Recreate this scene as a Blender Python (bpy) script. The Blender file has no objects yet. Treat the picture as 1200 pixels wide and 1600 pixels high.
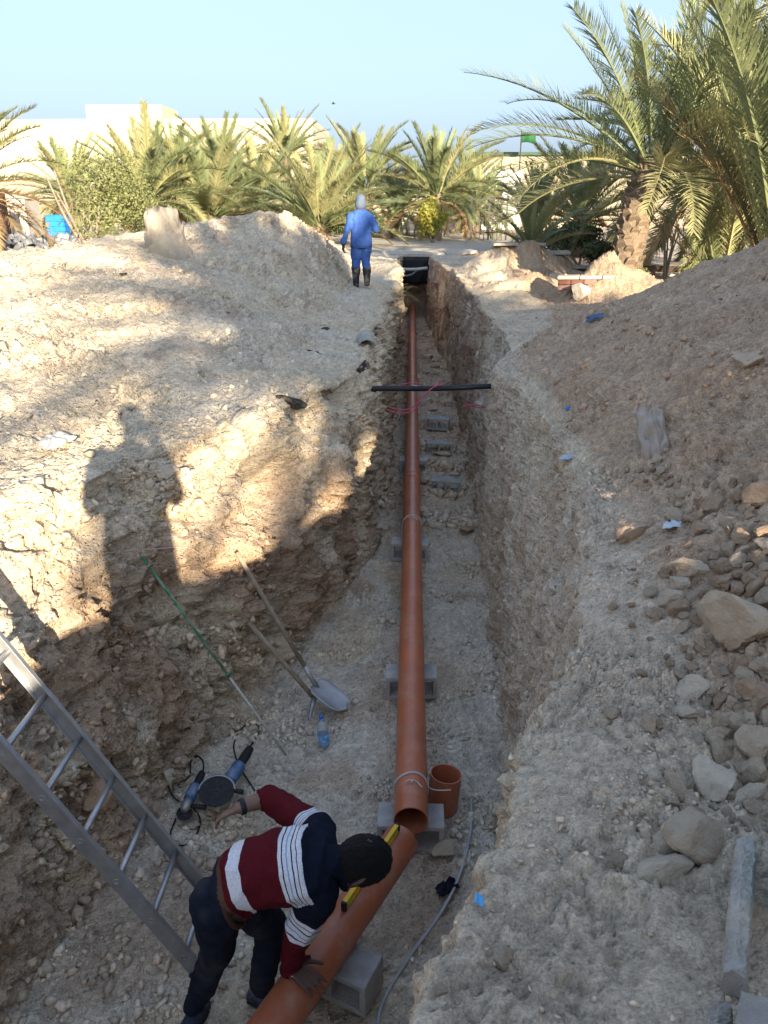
import bpy, bmesh, math, random
import numpy as np
from mathutils import Vector, Matrix, Quaternion, Euler
from mathutils.bvhtree import BVHTree

# ------------------------------------------------------------------ camera, sky, sun, exposure
SC = bpy.context.scene
COL = SC.collection
R = math.radians
CAM_Z, PITCH, YAW, FPX = 1.6, math.atan(480 / 1200), R(2.0), 1200.0
cd = bpy.data.cameras.new('camera')
cam = bpy.data.objects.new('camera', cd)
COL.objects.link(cam)
cam.location = (0, 0, CAM_Z)
cam.rotation_euler = (R(90) - PITCH, 0, YAW)
cd.sensor_fit = 'VERTICAL'
cd.sensor_height = 36.0
cd.lens = 27.0
cd.clip_start = 0.05
cd.clip_end = 2000
SC.camera = cam

SUN_TO = Vector((-0.3465, 0.9635, -0.262)).normalized()      # the way the light travels
w = bpy.data.worlds.new('World')
SC.world = w
w.use_nodes = True
wn = w.node_tree.nodes
bg = wn['Background']
sky = wn.new('ShaderNodeTexSky')
sky.sky_type = 'NISHITA'
sky.sun_disc = False
sky.sun_elevation = math.asin(-SUN_TO.z)
sky.sun_rotation = math.atan2(-SUN_TO.x, -SUN_TO.y)
sky.altitude = 10
sky.air_density = 1.0
sky.dust_density = 5.0
sky.ozone_density = 1.5
gm = wn.new('ShaderNodeGamma')               # a hazier, more even desert sky in every direction
gm.inputs[1].default_value = 0.4
sk = wn.new('ShaderNodeVectorMath')
sk.operation = 'MULTIPLY'
sk.inputs[1].default_value = (0.48, 0.575, 0.745)
w.node_tree.links.new(sky.outputs[0], gm.inputs[0])
w.node_tree.links.new(gm.outputs[0], sk.inputs[0])
w.node_tree.links.new(sk.outputs[0], bg.inputs[0])
bg.inputs[1].default_value = 0.15
sl = bpy.data.lights.new('sun', 'SUN')
sl.energy = 2.4
sl.angle = R(0.5)
sl.color = (1.0, 0.86, 0.66)
sun = bpy.data.objects.new('sun', sl)
COL.objects.link(sun)
sun.location = (10, -30, 20)
sun.rotation_euler = SUN_TO.to_track_quat('-Z', 'Y').to_euler()
SC.view_settings.view_transform = 'Standard'
SC.view_settings.look = 'None'
SC.view_settings.exposure = 2.88
SC.view_settings.gamma = 1.0
SC.view_settings.use_curve_mapping = False
SC.cycles.max_bounces = 6
SC.cycles.transparent_max_bounces = 8

# ------------------------------------------------------------------ helpers
rng = np.random.default_rng(7)
random.seed(11)
_f = Vector((-math.sin(YAW) * math.cos(PITCH), math.cos(YAW) * math.cos(PITCH), -math.sin(PITCH)))
_r = Vector((math.cos(YAW), math.sin(YAW), 0))
_u = _r.cross(_f)
CAMP = Vector((0, 0, CAM_Z))


def ray(px, py):
    return _f + _r * ((px - 600) / FPX) + _u * ((800 - py) / FPX)


def pz(px, py, z):
    d = ray(px, py)
    return CAMP + d * ((z - CAM_Z) / d.z)


def pY(px, py, Y):
    d = ray(px, py)
    return CAMP + d * (Y / d.y)


def pd(px, py, Z):
    """point at depth Z along the camera's axis"""
    return CAMP + ray(px, py) * Z


def srgb(r, g, b):
    f = lambda c: (c / 255 / 12.92) if c / 255 <= 0.04045 else ((c / 255 + 0.055) / 1.055) ** 2.4
    return (f(r), f(g), f(b))


def tag(o, label=None, cat=None, group=None, kind=None):
    if label: o['label'] = label
    if cat: o['category'] = cat
    if group: o['group'] = group
    if kind: o['kind'] = kind
    return o


def empty(name, loc=(0, 0, 0), rot=(0, 0, 0), label=None, cat=None, group=None):
    o = bpy.data.objects.new(name, None)
    COL.objects.link(o)
    o.location = loc
    o.rotation_euler = rot
    o.empty_display_size = 0.1
    return tag(o, label, cat, group)


def link(name, me, parent=None, mats=None, loc=None, rot=None, scale=None):
    o = bpy.data.objects.new(name, me)
    COL.objects.link(o)
    if mats is not None:
        for m in (mats if isinstance(mats, (list, tuple)) else [mats]):
            me.materials.append(m)
    if parent is not None: o.parent = parent
    if loc is not None: o.location = loc
    if rot is not None: o.rotation_euler = rot
    if scale is not None: o.scale = scale
    return o


class MB:
    """collects primitive shapes, then links them as ONE mesh object"""

    def __init__(s):
        s.v, s.f, s.m = [], [], []

    def add(s, verts, faces, mi=0):
        b = len(s.v)
        s.v += [tuple(p) for p in verts]
        s.f += [tuple(b + i for i in f) for f in faces]
        s.m += [mi] * len(faces)

    def box(s, c, d, rot=None, mi=0, bev=0.0):
        hx, hy, hz = d[0] / 2, d[1] / 2, d[2] / 2
        if bev > 0:
            bev = min(bev, hx * .9, hy * .9, hz * .9)
            vs, fs = [], []
            idx = {}
            for sx in (-1, 1):
                for sy in (-1, 1):
                    for sz in (-1, 1):
                        for a in range(3):
                            o = [bev, bev, bev]
                            o[a] = 0
                            idx[(sx, sy, sz, a)] = len(vs)
                            vs.append((sx * (hx - o[0]), sy * (hy - o[1]), sz * (hz - o[2])))
            for a in range(3):
                b, c2 = (a + 1) % 3, (a + 2) % 3
                for sg in (-1, 1):
                    q = []
                    for (sb, sc_) in ((-1, -1), (1, -1), (1, 1), (-1, 1)):
                        k = [0, 0, 0]
                        k[a], k[b], k[c2] = sg, sb, sc_
                        q.append(idx[(k[0], k[1], k[2], a)])
                    fs.append(q if sg > 0 else q[::-1])
            for a in range(3):           # edges along axis a
                b, c2 = (a + 1) % 3, (a + 2) % 3
                for sb in (-1, 1):
                    for sc_ in (-1, 1):
                        def K(sa, w_):
                            k = [0, 0, 0]
                            k[a], k[b], k[c2] = sa, sb, sc_
                            return idx[(k[0], k[1], k[2], w_)]
                        q = [K(-1, b), K(1, b), K(1, c2), K(-1, c2)]
                        fs.append(q if sb * sc_ > 0 else q[::-1])
            for sx in (-1, 1):
                for sy in (-1, 1):
                    for sz in (-1, 1):
                        q = [idx[(sx, sy, sz, 0)], idx[(sx, sy, sz, 1)], idx[(sx, sy, sz, 2)]]
                        fs.append(q if sx * sy * sz > 0 else q[::-1])
        else:
            vs = [(x * hx, y * hy, z * hz) for x in (-1, 1) for y in (-1, 1) for z in (-1, 1)]
            fs = [(0, 1, 3, 2), (4, 6, 7, 5), (0, 4, 5, 1), (2, 3, 7, 6), (0, 2, 6, 4), (1, 5, 7, 3)]
        M = (rot.to_matrix() if isinstance(rot, (Euler, Quaternion)) else rot) if rot is not None else Matrix.Identity(3)
        c = Vector(c)
        s.add([M @ Vector(v) + c for v in vs], fs, mi)
        return s

    def tube(s, pts, rad, n=10, cap=True, mi=0, closed=False):
        pts = [Vector(p) for p in pts]
        k = len(pts)
        if not isinstance(rad, (list, tuple, np.ndarray)): rad = [rad] * k
        rings = []
        ref = None
        for i, p in enumerate(pts):
            if closed:
                t = pts[(i + 1) % k] - pts[i - 1]
            else:
                t = pts[min(i + 1, k - 1)] - pts[max(i - 1, 0)]
            t.normalize()
            if ref is None:
                ref = Vector((0, 0, 1)) if abs(t.z) < .9 else Vector((1, 0, 0))
            a = (ref - t * ref.dot(t)).normalized()
            ref = a
            b = t.cross(a)
            rings.append([p + (a * math.cos(2 * math.pi * j / n) + b * math.sin(2 * math.pi * j / n)) * rad[i] for j in range(n)])
        vs = [v for r_ in rings for v in r_]
        fs = []
        for i in range(k if closed else k - 1):
            i2 = (i + 1) % k
            for j in range(n):
                j2 = (j + 1) % n
                fs.append((i * n + j, i * n + j2, i2 * n + j2, i2 * n + j))
        if cap and not closed:
            fs.append(tuple(range(n))[::-1])
            fs.append(tuple((k - 1) * n + j for j in range(n)))
        s.add(vs, fs, mi)
        return s

    def lathe(s, prof, n=24, org=(0, 0, 0), M=None, mi=0):
        """prof: list of (r, z) turned about local z"""
        vs, fs = [], []
        for (r_, z) in prof:
            for j in range(n):
                a = 2 * math.pi * j / n
                vs.append(Vector((r_ * math.cos(a), r_ * math.sin(a), z)))
        for i in range(len(prof) - 1):
            for j in range(n):
                j2 = (j + 1) % n
                fs.append((i * n + j, i * n + j2, (i + 1) * n + j2, (i + 1) * n + j))
        if M is not None: vs = [M @ v for v in vs]
        o = Vector(org)
        s.add([v + o for v in vs], fs, mi)
        return s

    def mesh(s, name, smooth=False, ang=None):
        me = bpy.data.meshes.new(name)
        me.from_pydata(s.v, [], s.f)
        if any(s.m): me.polygons.foreach_set('material_index', s.m)
        if smooth or ang:
            me.polygons.foreach_set('use_smooth', [True] * len(s.f))
            if ang: me.set_sharp_from_angle(angle=R(ang))
        me.update()
        return me

    def build(s, name, mats, parent=None, loc=None, rot=None, smooth=False, ang=None):
        return link(name, s.mesh(name, smooth, ang), parent, mats, loc, rot)


def copy_tree(o, parent=None):
    c = o.copy()
    COL.objects.link(c)
    if parent is not None: c.parent = parent
    for ch in o.children:
        copy_tree(ch, c)
    return c


def bez(pts, n=24):
    """Catmull-Rom through points"""
    P = [Vector(p) for p in pts]
    P = [P[0] * 2 - P[1]] + P + [P[-1] * 2 - P[-2]]
    out = []
    m = len(P) - 3
    for i in range(m):
        a, b, c, d = P[i:i + 4]
        k = max(2, n // m)
        for j in range(k + (1 if i == m - 1 else 0)):
            t = j / k
            out.append(0.5 * ((2 * b) + (c - a) * t + (2 * a - 5 * b + 4 * c - d) * t * t + (3 * b - a - 3 * c + d) * t ** 3))
    return out


# ---- numpy noise
def _hash(ix, iy, iz, seed):
    h = (ix.astype(np.uint32) * np.uint32(73856093)) ^ (iy.astype(np.uint32) * np.uint32(19349663)) ^ (iz.astype(np.uint32) * np.uint32(83492791)) ^ np.uint32((seed * 2654435761) & 0xffffffff)
    h ^= h >> np.uint32(15)
    h *= np.uint32(2246822519)
    h ^= h >> np.uint32(13)
    h *= np.uint32(3266489917)
    h ^= h >> np.uint32(16)
    return h


def noise(P, s, seed=0):
    """gradient noise in about -1..1; s = wavelength (scalar or 3)"""
    p = (P / s).astype(np.float32)
    i = np.floor(p).astype(np.int32)
    f = p - i
    u = f * f * f * (f * (f * 6 - 15) + 10)
    out = np.zeros(len(p), np.float32)
    for dx in (0, 1):
        wx = u[:, 0] if dx else 1 - u[:, 0]
        for dy in (0, 1):
            wy = u[:, 1] if dy else 1 - u[:, 1]
            for dz in (0, 1):
                wz = u[:, 2] if dz else 1 - u[:, 2]
                h = _hash(i[:, 0] + dx, i[:, 1] + dy, i[:, 2] + dz, seed)
                gx = (h & np.uint32(1023)).astype(np.float32) / 511.5 - 1
                gy = ((h >> np.uint32(10)) & np.uint32(1023)).astype(np.float32) / 511.5 - 1
                gz = ((h >> np.uint32(20)) & np.uint32(1023)).astype(np.float32) / 511.5 - 1
                out += wx * wy * wz * (gx * (f[:, 0] - dx) + gy * (f[:, 1] - dy) + gz * (f[:, 2] - dz))
    return out * 1.5


def worley(P, s, seed=0):
    """distance to the nearest jittered cell point, in cells, and that cell's random 0..1"""
    p = (P / s).astype(np.float32)
    i = np.floor(p).astype(np.int32)
    f = p - i
    best = np.full(len(p), 9, np.float32)
    cell = np.zeros(len(p), np.float32)
    for dx in (-1, 0, 1):
        for dy in (-1, 0, 1):
            for dz in (-1, 0, 1):
                h = _hash(i[:, 0] + dx, i[:, 1] + dy, i[:, 2] + dz, seed)
                ox = (h & np.uint32(1023)).astype(np.float32) / 1023 + dx - f[:, 0]
                oy = ((h >> np.uint32(10)) & np.uint32(1023)).astype(np.float32) / 1023 + dy - f[:, 1]
                oz = ((h >> np.uint32(20)) & np.uint32(1023)).astype(np.float32) / 1023 + dz - f[:, 2]
                d = ox * ox + oy * oy + oz * oz
                k = d < best
                best[k] = d[k]
                cell[k] = ((h[k] >> np.uint32(7)) & np.uint32(255)).astype(np.float32) / 255
    return np.sqrt(best), cell


def chunk(P, s, seed=0):
    """broken clods: each cell is a plate with its own height and tilt"""
    p = (P / s).astype(np.float32)
    i = np.floor(p).astype(np.int32)
    f = p - i
    best = np.full(len(p), 9, np.float32)
    out = np.zeros(len(p), np.float32)
    for dx in (-1, 0, 1):
        for dy in (-1, 0, 1):
            for dz in (-1, 0, 1):
                h = _hash(i[:, 0] + dx, i[:, 1] + dy, i[:, 2] + dz, seed)
                o = [((h >> np.uint32(sh)) & np.uint32(1023)).astype(np.float32) / 1023 + dd - f[:, k] for k, (sh, dd) in enumerate(((0, dx), (10, dy), (20, dz)))]
                d = o[0] ** 2 + o[1] ** 2 + o[2] ** 2
                k = d < best
                best[k] = d[k]
                g = h[k] * np.uint32(2654435761)
                v = (((g >> np.uint32(8)) & np.uint32(255)).astype(np.float32) / 255 - .5) * .8
                for c, sh in enumerate((4, 13, 22)):
                    v += (((g >> np.uint32(sh)) & np.uint32(511)).astype(np.float32) / 255 - 1) * o[c][k] * .55
                out[k] = v
    return out


def sstep(a, b, x):
    t = np.clip((x - a) / (b - a), 0, 1)
    return t * t * (3 - 2 * t)


# ------------------------------------------------------------------ materials
MATS = {}


def mat(name, col, rough=0.8, var=0.12, vscale=6.0, bump=0.0, bscale=60.0, metal=0.0, spec=0.3, col2=None, detail=6.0, mix=0.5, sharp=0.25, trans=0.0, coat=0.0, dirt=None, dirt_scale=3.0, dirt_amt=0.5):
    """procedural material: a base colour broken up by noise, grain and bump"""
    if name in MATS: return MATS[name]
    m = bpy.data.materials.new(name)
    m.use_nodes = True
    nt = m.node_tree
    N, L = nt.nodes, nt.links
    b = N['Principled BSDF']
    tc = N.new('ShaderNodeTexCoord')
    oi = N.new('ShaderNodeObjectInfo')
    nz = N.new('ShaderNodeTexNoise')
    nz.inputs['Scale'].default_value = vscale
    nz.inputs['Detail'].default_value = detail
    L.new(tc.outputs['Object'], nz.inputs['Vector'])
    rp = N.new('ShaderNodeValToRGB')
    rp.color_ramp.elements[0].position = mix - sharp
    rp.color_ramp.elements[1].position = mix + sharp
    c2 = col2 if col2 else tuple(c * (1 - 2 * var) for c in col)
    c1 = col if col2 else tuple(min(1, c * (1 + var)) for c in col)
    rp.color_ramp.elements[0].color = (*c2, 1)
    rp.color_ramp.elements[1].color = (*c1, 1)
    L.new(nz.outputs[0], rp.inputs[0])
    hs = N.new('ShaderNodeHueSaturation')
    mr = N.new('ShaderNodeMapRange')
    mr.inputs[3].default_value = 1 - var * .8
    mr.inputs[4].default_value = 1 + var * .8
    L.new(oi.outputs['Random'], mr.inputs[0])
    L.new(mr.outputs[0], hs.inputs['Value'])
    L.new(rp.outputs[0], hs.inputs['Color'])
    out = hs.outputs[0]
    if dirt:
        dn = N.new('ShaderNodeTexNoise')
        dn.inputs['Scale'].default_value = dirt_scale
        dn.inputs['Detail'].default_value = 9
        dn.inputs['Roughness'].default_value = .68
        L.new(tc.outputs['Object'], dn.inputs['Vector'])
        dr = N.new('ShaderNodeMapRange')
        dr.inputs[1].default_value = .48
        dr.inputs[2].default_value = .72
        dr.inputs[4].default_value = dirt_amt
        L.new(dn.outputs[0], dr.inputs[0])
        mx = N.new('ShaderNodeMixRGB')
        mx.inputs[2].default_value = (*dirt, 1)
        L.new(dr.outputs[0], mx.inputs[0])
        L.new(out, mx.inputs[1])
        out = mx.outputs[0]
    L.new(out, b.inputs['Base Color'])
    b.inputs['Roughness'].default_value = rough
    b.inputs['Metallic'].default_value = metal
    b.inputs['Specular IOR Level'].default_value = spec
    if coat: b.inputs['Coat Weight'].default_value = coat
    if bump > 0:
        bn = N.new('ShaderNodeTexNoise')
        bn.inputs['Scale'].default_value = bscale
        bn.inputs['Detail'].default_value = 8
        bn.inputs['Roughness'].default_value = .65
        L.new(tc.outputs['Object'], bn.inputs['Vector'])
        bp = N.new('ShaderNodeBump')
        bp.inputs['Strength'].default_value = bump
        bp.inputs['Distance'].default_value = 0.02
        L.new(bn.outputs[0], bp.inputs['Height'])
        L.new(bp.outputs[0], b.inputs['Normal'])
    if trans > 0:
        tl = N.new('ShaderNodeBsdfTranslucent')
        L.new(out, tl.inputs['Color'])
        ms = N.new('ShaderNodeMixShader')
        ms.inputs[0].default_value = trans
        L.new(b.outputs[0], ms.inputs[1])
        L.new(tl.outputs[0], ms.inputs[2])
        L.new(ms.outputs[0], N['Material Output'].inputs['Surface'])
    MATS[name] = m
    return m

# ------------------------------------------------------------------ the ground: trench, spoil heaps and flat land as one shaped sheet
# stations along the trench (Y) with the cross profile from far left to far right
LIPS = {}
ST = []


def station(Y, left, trench, right):
    """left: heap points c2..c6, trench: c7..c14, right: c15..c19"""
    ST.append((Y, [(-400, -.02), (-45, 0)] + left + trench + right + [(45, 0), (400, -.02)]))


def tr(lx, rx, fl, fr, lz=0.0, rz=0.0, lu=.15, ru=.15, fz=-2.0, bl=None, br=None):
    """trench cross section: lip x left/right, floor x left/right"""
    a = bl if bl is not None else (lx + (fl - lx) * .35)
    b = br if br is not None else (rx + (fr - rx) * .45)
    return [(lx, lz), (a, -.5), (fl - .12, -1.35), (fl, fz), (fr, fz - .03), (fr + .06, -1.4), (b, -.55), (rx, rz)]


flat = [(-14, 0), (-11, 0), (-9, 0), (-8, 0), (-6.5, 0)]
flatr = [(2.2, 0), (3.2, 0), (4.4, 0), (6, 0), (12, 0)]
fl0 = [(-5, 0), (-4.8, 0), (-4.6, 0), (-4.4, 0), (-3.4, 0), (-3.2, 0), (-3, 0), (-2.8, 0)]
station(-80, flat, fl0, flatr)
station(-9, flat, fl0, flatr)
station(-8, [(-14, 0), (-11, .1), (-9, .2), (-8, .2), (-6.5, .1)], tr(-5.2, -2.4, -4.6, -3), [(0, .2), (1.5, .7), (3.6, 1.2), (6, .4), (12, 0)])
station(-4, [(-14, 0), (-11, .1), (-9, .3), (-7.5, .25), (-5.6, .1)], tr(-4.8, -1.7, -4.0, -2.4), [(-.6, .5), (.8, 1.4), (2.4, 1.68), (6, 1.2), (12, 0)])
station(-2, [(-14, 0), (-10.5, .15), (-8.5, .32), (-6.2, .23), (-4.7, .09)], tr(-4.0, -.85, -3.1, -1.5), [(.15, .1), (1.2, .7), (2.9, 1.45), (6, 1.0), (12, 0)])
station(0, [(-14, 0), (-10, .2), (-8, .35), (-5, .22), (-3.8, .08)], tr(-3.2, -.3, -2.3, -.9), [(.9, .02), (2.0, .75), (3.6, 1.75), (6, .8), (12, 0)])
station(1.1, [(-14, 0), (-10, .2), (-7.5, .35), (-5, .22), (-3.6, .08)], tr(-3.0, .03, -2.15, -.2, rz=-.04), [(1.05, .02), (2.0, .66), (3.6, 1.72), (6, .8), (12, 0)])
station(1.5, [(-14, 0), (-10, .2), (-7.5, .35), (-5, .22), (-3.5, .08)], tr(-2.9, .2, -2.05, .02, rz=-.07), [(1.05, .02), (2.0, .64), (3.6, 1.7), (6, .8), (12, 0)])
station(2.1, [(-14, 0), (-10, .2), (-7.3, .38), (-5, .22), (-3.4, .08)], tr(-2.8, .36, -1.95, .25, rz=-.12), [(1.0, .04), (1.9, .62), (3.5, 1.7), (6, .8), (12, 0)])
station(3.0, [(-14, 0), (-10, .3), (-7, .4), (-4.8, .22), (-3.3, .08)], tr(-2.72, .84, -1.8, .55, rz=-.05), [(1.12, .08), (2.0, .7), (3.5, 1.7), (6, .8), (12, 0)])
station(4.0, [(-14, .1), (-10, .4), (-6.8, .45), (-4.4, .22), (-3.1, .08)], tr(-2.55, 1.0, -1.62, .70), [(1.12, .1), (1.9, .74), (3.3, 1.74), (6, .8), (12, 0)])
station(4.6, [(-14, .1), (-10, .4), (-6.6, .5), (-4, .25), (-2.6, .07)], tr(-2.0, 1.05, -1.35, .74), [(1.15, .1), (1.9, .76), (3.3, 1.74), (6, .8), (12, 0)])
station(5.2, [(-14, .1), (-10, .5), (-6.5, .55), (-3.7, .3), (-2.15, .06)], tr(-1.58, 1.06, -1.1, .77), [(1.15, .11), (1.95, .74), (3.4, 1.62), (6, .8), (12, 0)])
station(6.8, [(-14, .2), (-10, .6), (-6.2, .7), (-3.4, .45), (-1.75, .1)], tr(-1.05, 1.02, -.66, .8, bl=-.76), [(1.12, .11), (2.05, .78), (3.4, 1.5), (6, .8), (12, 0)])
station(7.8, [(-14, .2), (-10, .6), (-6.0, .82), (-3.2, .52), (-1.55, .1)], tr(-.58, .88, -.42, .78, lz=-.0, rz=.03, bl=-.41, br=.82), [(1.02, .12), (2.1, .74), (3.5, 1.36), (6, .7), (12, 0)])
station(9.0, [(-14, .2), (-9.5, .65), (-5.7, .92), (-2.9, .62), (-1.3, .1)], tr(-.55, 1.16, -.4, .85, lz=-.0, bl=-.4), [(1.32, .1), (2.35, .58), (3.7, 1.08), (6, .5), (12, 0)])
station(10.5, [(-14, .2), (-9, .6), (-5.2, 1.0), (-2.6, .7), (-1.2, .1)], tr(-.52, 1.22, -.38, .88, bl=-.38), [(1.8, .08), (2.8, .32), (4.0, .65), (6, .3), (12, 0)])
station(12.5, [(-14, .1), (-8, .55), (-3.8, 1.12), (-2.3, .72), (-1.2, .08)], tr(-.5, 1.2, -.38, .9, bl=-.4), [(2.2, .05), (3.0, .12), (4.2, .25), (6, .1), (12, 0)])
station(15, [(-14, 0), (-7, .4), (-2.75, 1.45), (-1.9, .82), (-1.3, .08)], tr(-.45, 1.12, -.4, .92, rz=.06, bl=-.4), [(2.2, .04), (3.2, .02), (4.4, .03), (6, 0), (12, 0)])
station(18, [(-14, 0), (-6.5, .3), (-2.7, 1.35), (-1.95, .75), (-1.35, .06)], tr(-.45, 1.02, -.4, .86, rz=.08, bl=-.4), flatr)
station(22, [(-14, 0), (-6, .2), (-2.7, .85), (-2.0, .45), (-1.4, .04)], tr(-.45, .82, -.4, .68, rz=.05, bl=-.4), flatr)
station(26, [(-14, 0), (-6, .05), (-3.0, .25), (-2.1, .12), (-1.5, .02)], tr(-.45, .62, -.4, .52, bl=-.4), flatr)
station(28.6, flat[:3] + [(-3, 0), (-1.5, 0)], tr(-.45, .62, -.4, .52, bl=-.4), flatr)
station(28.9, flat[:3] + [(-3, 0), (-1.5, 0)], [(-.45, 0), (-.4, 0), (-.39, 0), (-.38, 0), (.9, 0), (.95, 0), (1, 0), (1.1, 0)], flatr)
station(36, flat[:3] + [(-3, 0), (-1.5, 0)], [(-.45, 0), (-.4, 0), (-.39, 0), (-.38, 0), (.9, 0), (.95, 0), (1, 0), (1.1, 0)], flatr)
station(700, flat[:3] + [(-3, 0), (-1.5, 0)], [(-.45, 0), (-.4, 0), (-.39, 0), (-.38, 0), (.9, 0), (.95, 0), (1, 0), (1.1, 0)], flatr)
SEG = [8, 12, 20, 44, 100, 96, 56, 56, 66, 54, 110, 44, 64, 72, 90, 96, 66, 20, 12, 10, 8]
SPAN = {}


def build_ground():
    ys = [-80, -50, -30, -20, -14, -10, -9]
    y = -8.8
    while y < -1: ys.append(y); y += .12
    while y < .6: ys.append(y); y += .05
    while y < 29.4:
        ys.append(y)
        d = math.hypot(y, 2.2)
        y += min(max(.0115, .0052 * d), .13)
    while y < 60: ys.append(y); y += .35
    ys += list(np.geomspace(62, 700, 24))
    ys = np.array(ys)
    SY = np.array([s[0] for s in ST], float)
    C = np.array([s[1] for s in ST], float)                # stations, 22 points, (x, z)
    k = np.clip(np.searchsorted(SY, ys, side='right') - 1, 0, len(SY) - 2)
    t = np.clip((ys - SY[k]) / (SY[k + 1] - SY[k]), 0, 1)
    t = t * .45 + .55 * t * t * (3 - 2 * t)
    P = C[k] * (1 - t)[:, None, None] + C[k + 1] * t[:, None, None]     # rows, 22, 2
    # wander of the lips and the heap along Y
    one = lambda seed, s: noise(np.stack([ys, ys * 0 + .37, ys * 0 + .71], 1), s, seed)
    near = sstep(-8, -2, ys) * (1 - sstep(27, 28.4, ys))
    for c in range(5, 9): P[:, c, 0] += near * (.09 * one(3, 1.1) + .05 * one(4, .45)) * (1.0 if c > 5 else .6)
    for c in range(13, 16): P[:, c, 0] += near * (.05 * one(5, 1.0) + .03 * one(6, .4))
    P[:, 4, 1] += near * .16 * one(8, 2.1) + near * .07 * one(9, .7)
    cols = []
    for s_, n in enumerate(SEG):
        u = np.arange(n) / n
        cols.append(P[:, s_, None, :] * (1 - u)[None, :, None] + P[:, s_ + 1, None, :] * u[None, :, None])
    G = np.concatenate(cols + [P[:, -1:, :]], 1)           # rows, cols, 2
    st = np.cumsum([0] + SEG)
    a, b = st[3], st[17]
    for _ in range(9):                                     # round the corners of the profile
        S = G[:, a:b].copy()
        S[:, 1:-1] = .25 * G[:, a:b - 2] + .5 * G[:, a + 1:b - 1] + .25 * G[:, a + 2:b]
        G[:, a:b] = S
    nr, nc = G.shape[:2]
    X, Z = G[..., 0], G[..., 1]
    Yg = np.repeat(ys[:, None], nc, 1)
    V = np.stack([X, Yg, Z], -1)
    du = np.gradient(V, axis=1)
    dv = np.gradient(V, axis=0)
    Nn = np.cross(du, dv)
    Nn /= np.maximum(np.linalg.norm(Nn, axis=-1, keepdims=True), 1e-9)
    Vf, Nf = V.reshape(-1, 3), Nn.reshape(-1, 3)
    ci = np.tile(np.arange(nc), nr)
    x, yy, z = Vf[:, 0], Vf[:, 1], Vf[:, 2]
    # soft masks of the zones
    band = lambda i, j, f=8: sstep(st[i] - f, st[i] + f, ci) * (1 - sstep(st[j] - f, st[j] + f, ci))
    wallL, wallR, floor = band(7, 10), band(11, 14, 6), band(10, 11, 5)
    heapL, lipL = band(3, 6, 14), band(6, 7, 8)
    heapR, lipR = band(15, 18, 10), band(14, 15, 8)
    act = sstep(-9, -7.6, yy) * (1 - sstep(29, 29.3, yy)) * (sstep(-13, -9, x) * (1 - sstep(7, 11, x)))
    steep = 1 - sstep(.35, .8, Nf[:, 2])
    # displacement along the normal
    n1, n2, n3, n4, n5 = noise(Vf, 1.3, 21), noise(Vf, .55, 22), noise(Vf, .24, 23), noise(Vf, .1, 24), noise(Vf, .045, 25)
    w1, c1 = worley(Vf, .30, 31)
    w2, c2 = worley(Vf, .115, 32)
    w3, c3 = worley(Vf, .052, 33)
    lump1 = np.clip(.62 - w1, 0, 1) * (c1 > .35)
    lump2 = np.clip(.6 - w2, 0, 1) * (c2 > .45)
    lump3 = np.clip(.6 - w3, 0, 1) * (c3 > .5)
    r1 = 1 - np.abs(noise(Vf, .17, 44)) * 2.6
    r2 = 1 - np.abs(noise(Vf, .075, 45)) * 2.6
    rid = 1 - np.abs(noise(Vf * np.array([1, 1, .45]), .34, 41)) * 2
    groove = noise(Vf * np.array([.35, 1, .13]), .11, 42)   # tooth marks of the bucket, running down the wall
    groove2 = noise(Vf * np.array([1.0, 1, .3]), .05, 46)
    flow = noise(np.stack([x * .35, yy + .35 * x, z * .3], 1), .09, 43)    # dry runs down the loose slope
    k0 = chunk(Vf, .6, 34)
    k1, k2, k3 = chunk(Vf, .26, 35), chunk(Vf, .11, 36), chunk(Vf, .05, 37)
    pat = sstep(-.25, .25, noise(Vf, .7, 38))
    D = act * (.05 * n1 + .03 * n2)
    D += act * (wallL * (.10 * k0 + .15 * n1 + .10 * n2 + .055 * rid * (1 - sstep(6.5, 8.5, yy) * .6) + .05 * n3 + .10 * k1 + .07 * k2 * (.4 + pat) + .035 * k3 * (.4 + pat) + .03 * lump1 + .035 * r1 + .02 * r2 + .016 * n4))
    D += act * (wallR * (.03 * n2 + .035 * n3 + .065 * groove + .035 * groove2 + .035 * k2 * pat + .03 * k1 + .018 * k3 + .01 * n4))
    D += act * (floor * (.02 * n2 + .02 * n3 + .016 * n4 + .03 * k2 * pat + .022 * k3 * pat + .01 * lump3))
    D += act * (heapL * (.085 * k0 * pat + .04 * n2 + .03 * n3 + .04 * k1 * pat + .055 * k2 * (.25 + pat) + .035 * k3 * (.3 + pat) + .025 * lump2 * pat + .02 * r1 + .016 * r2 + .012 * n4))
    D += act * (lipL * (.02 * n2 + .02 * n3 + .035 * k1 * pat + .03 * k2 * pat + .02 * k3 + .014 * r2 + .012 * n4))
    D += act * (heapR * (.05 * n2 + .014 * n3 + .03 * flow + .012 * r2 + .012 * n4 + .03 * k2 * pat * (n2 > .0) + .018 * k3 * pat))
    D += act * (lipR * (.03 * n2 + .02 * n3 + .028 * k2 * pat + .022 * k3 * pat + .025 * k1 * pat + .008 * n4))
    k4 = chunk(Vf, .024, 39)
    D += act * (.008 * n5 + .011 * k4 * (.3 + pat) * (1 - sstep(6, 9, yy)))
    near_far = (1 - act) * np.clip(1 - np.hypot(x, yy - 20) / 90, 0, 1)
    D += near_far * (.05 * n1 + .02 * n3)
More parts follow.
